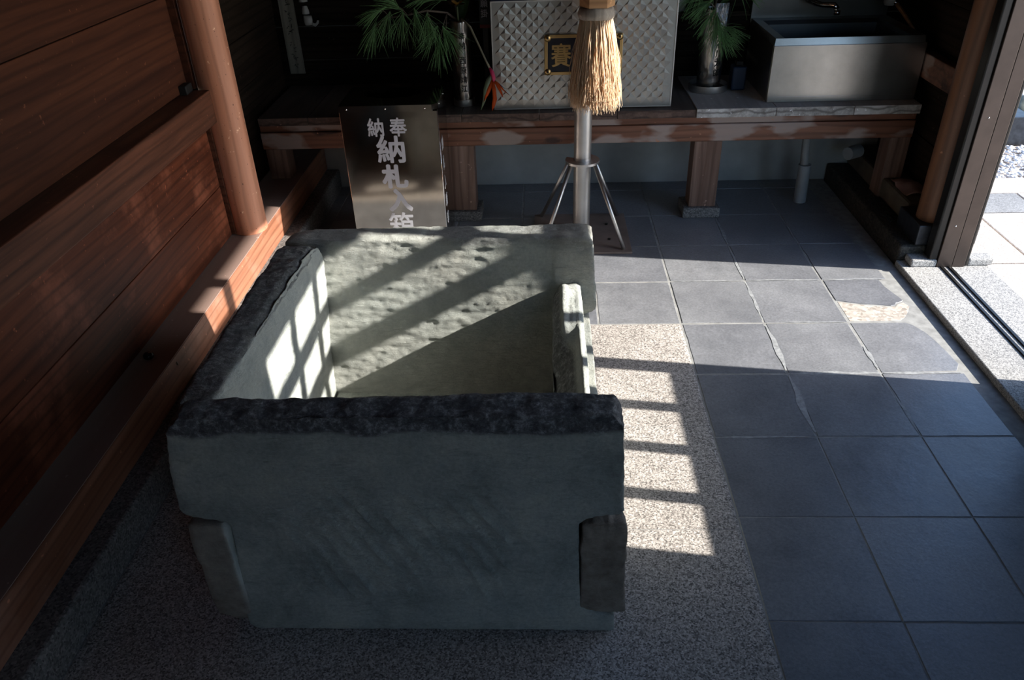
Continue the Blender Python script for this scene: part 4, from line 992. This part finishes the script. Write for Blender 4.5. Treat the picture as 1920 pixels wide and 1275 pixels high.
# ------------------------------------------------------------------ outside
gr = empty('ground', kind='structure')
box('earth', 1.27, 30, -20, 25, -0.25, -0.035, 'paving', gr, 0)
def pave(x0, x1, y0, y1, mat, z=0.0):
    frombm('paving_slab', tile_mesh(x0 + .003, x1 - .003, y0 + .003, y1 - .003, z0=-0.034, z1=z - 0.012, jit=0.001), mat, gr)
for y0, y1 in ((-3.6, -2.4), (-2.4, -1.4), (-1.4, -0.45), (-0.45, 0.465)):
    pave(1.275, 2.3, y0, y1, 'paving'); pave(2.3, 3.3, y0, y1, 'paving')
pave(1.275, 1.50, 0.465, 0.97, 'paving'); pave(1.50, 2.3, 0.465, 0.97, 'paving'); pave(2.3, 3.3, .465, .97, 'paving')
pave(1.275, 1.80, 0.97, 1.20, 'paving_shadow'); pave(1.80, 2.3, 0.97, 1.20, 'paving')  # soft shadow on the paving, put in as a darker slab
pave(1.275, 1.95, 1.20, 1.40, 'paving'); pave(1.275, 1.72, 1.40, 1.60, 'paving')
box('outer_wall', 1.205, 1.27, 0.60, 1.60, -0.1, 2.4, 'dark_wood_y', wr, 0)
bm = bmesh.new()
ico = bmesh.new(); bmesh.ops.create_icosphere(ico, subdivisions=1, radius=1.0)
iv = [v.co.copy() for v in ico.verts]; ifc = [[v.index for v in f.verts] for f in ico.faces]; ico.free()
vs, fs = [], []
for k in range(3400):
    x = R_.uniform(1.74, 2.9); y = R_.uniform(1.42, 3.0)
    if (2.02 < x < 2.24 and 1.91 < y < 2.13) or (x - 2.42) ** 2 + (y - 2.3) ** 2 < 0.05: continue
    s_ = R_.uniform(0.007, 0.015); a = R_.uniform(0, PI); bi = len(vs)
    ca, sa = math.cos(a), math.sin(a)
    for q in iv:
        qx, qy, qz = q.x * s_ * 1.2, q.y * s_ * 0.9, q.z * s_ * 0.6
        vs.append((x + qx * ca - qy * sa, y + qx * sa + qy * ca, -0.032 + s_ * .5 + qz))
    fs += [[bi + i for i in f] for f in ifc]
o = frompy('gravel', vs, fs, 'gravel', None, True, kind='stuff'); tag(o, 'bright pale gravel outside beyond the paving', 'gravel')
o = box('outer_post_shoe', 2.04, 2.22, 1.93, 2.11, -0.03, 0.13, 'shoe', None, 0.004); tag(o, 'dark metal post shoe standing outside at the edge of the gravel', 'post base')
bm = bmesh.new(); bmesh.ops.create_icosphere(bm, subdivisions=4, radius=0.16)
for v in bm.verts: v.co = Vector((v.co.x, v.co.y, v.co.z * 0.7)) * (1 + 0.25 * noise.noise(v.co * 8)); v.co += Vector((2.42, 2.3, 0.03))
o = frombm('garden_rock', bm, 'rock', None, True); tag(o, 'mossy garden rock outside beyond the gravel edge', 'rock')
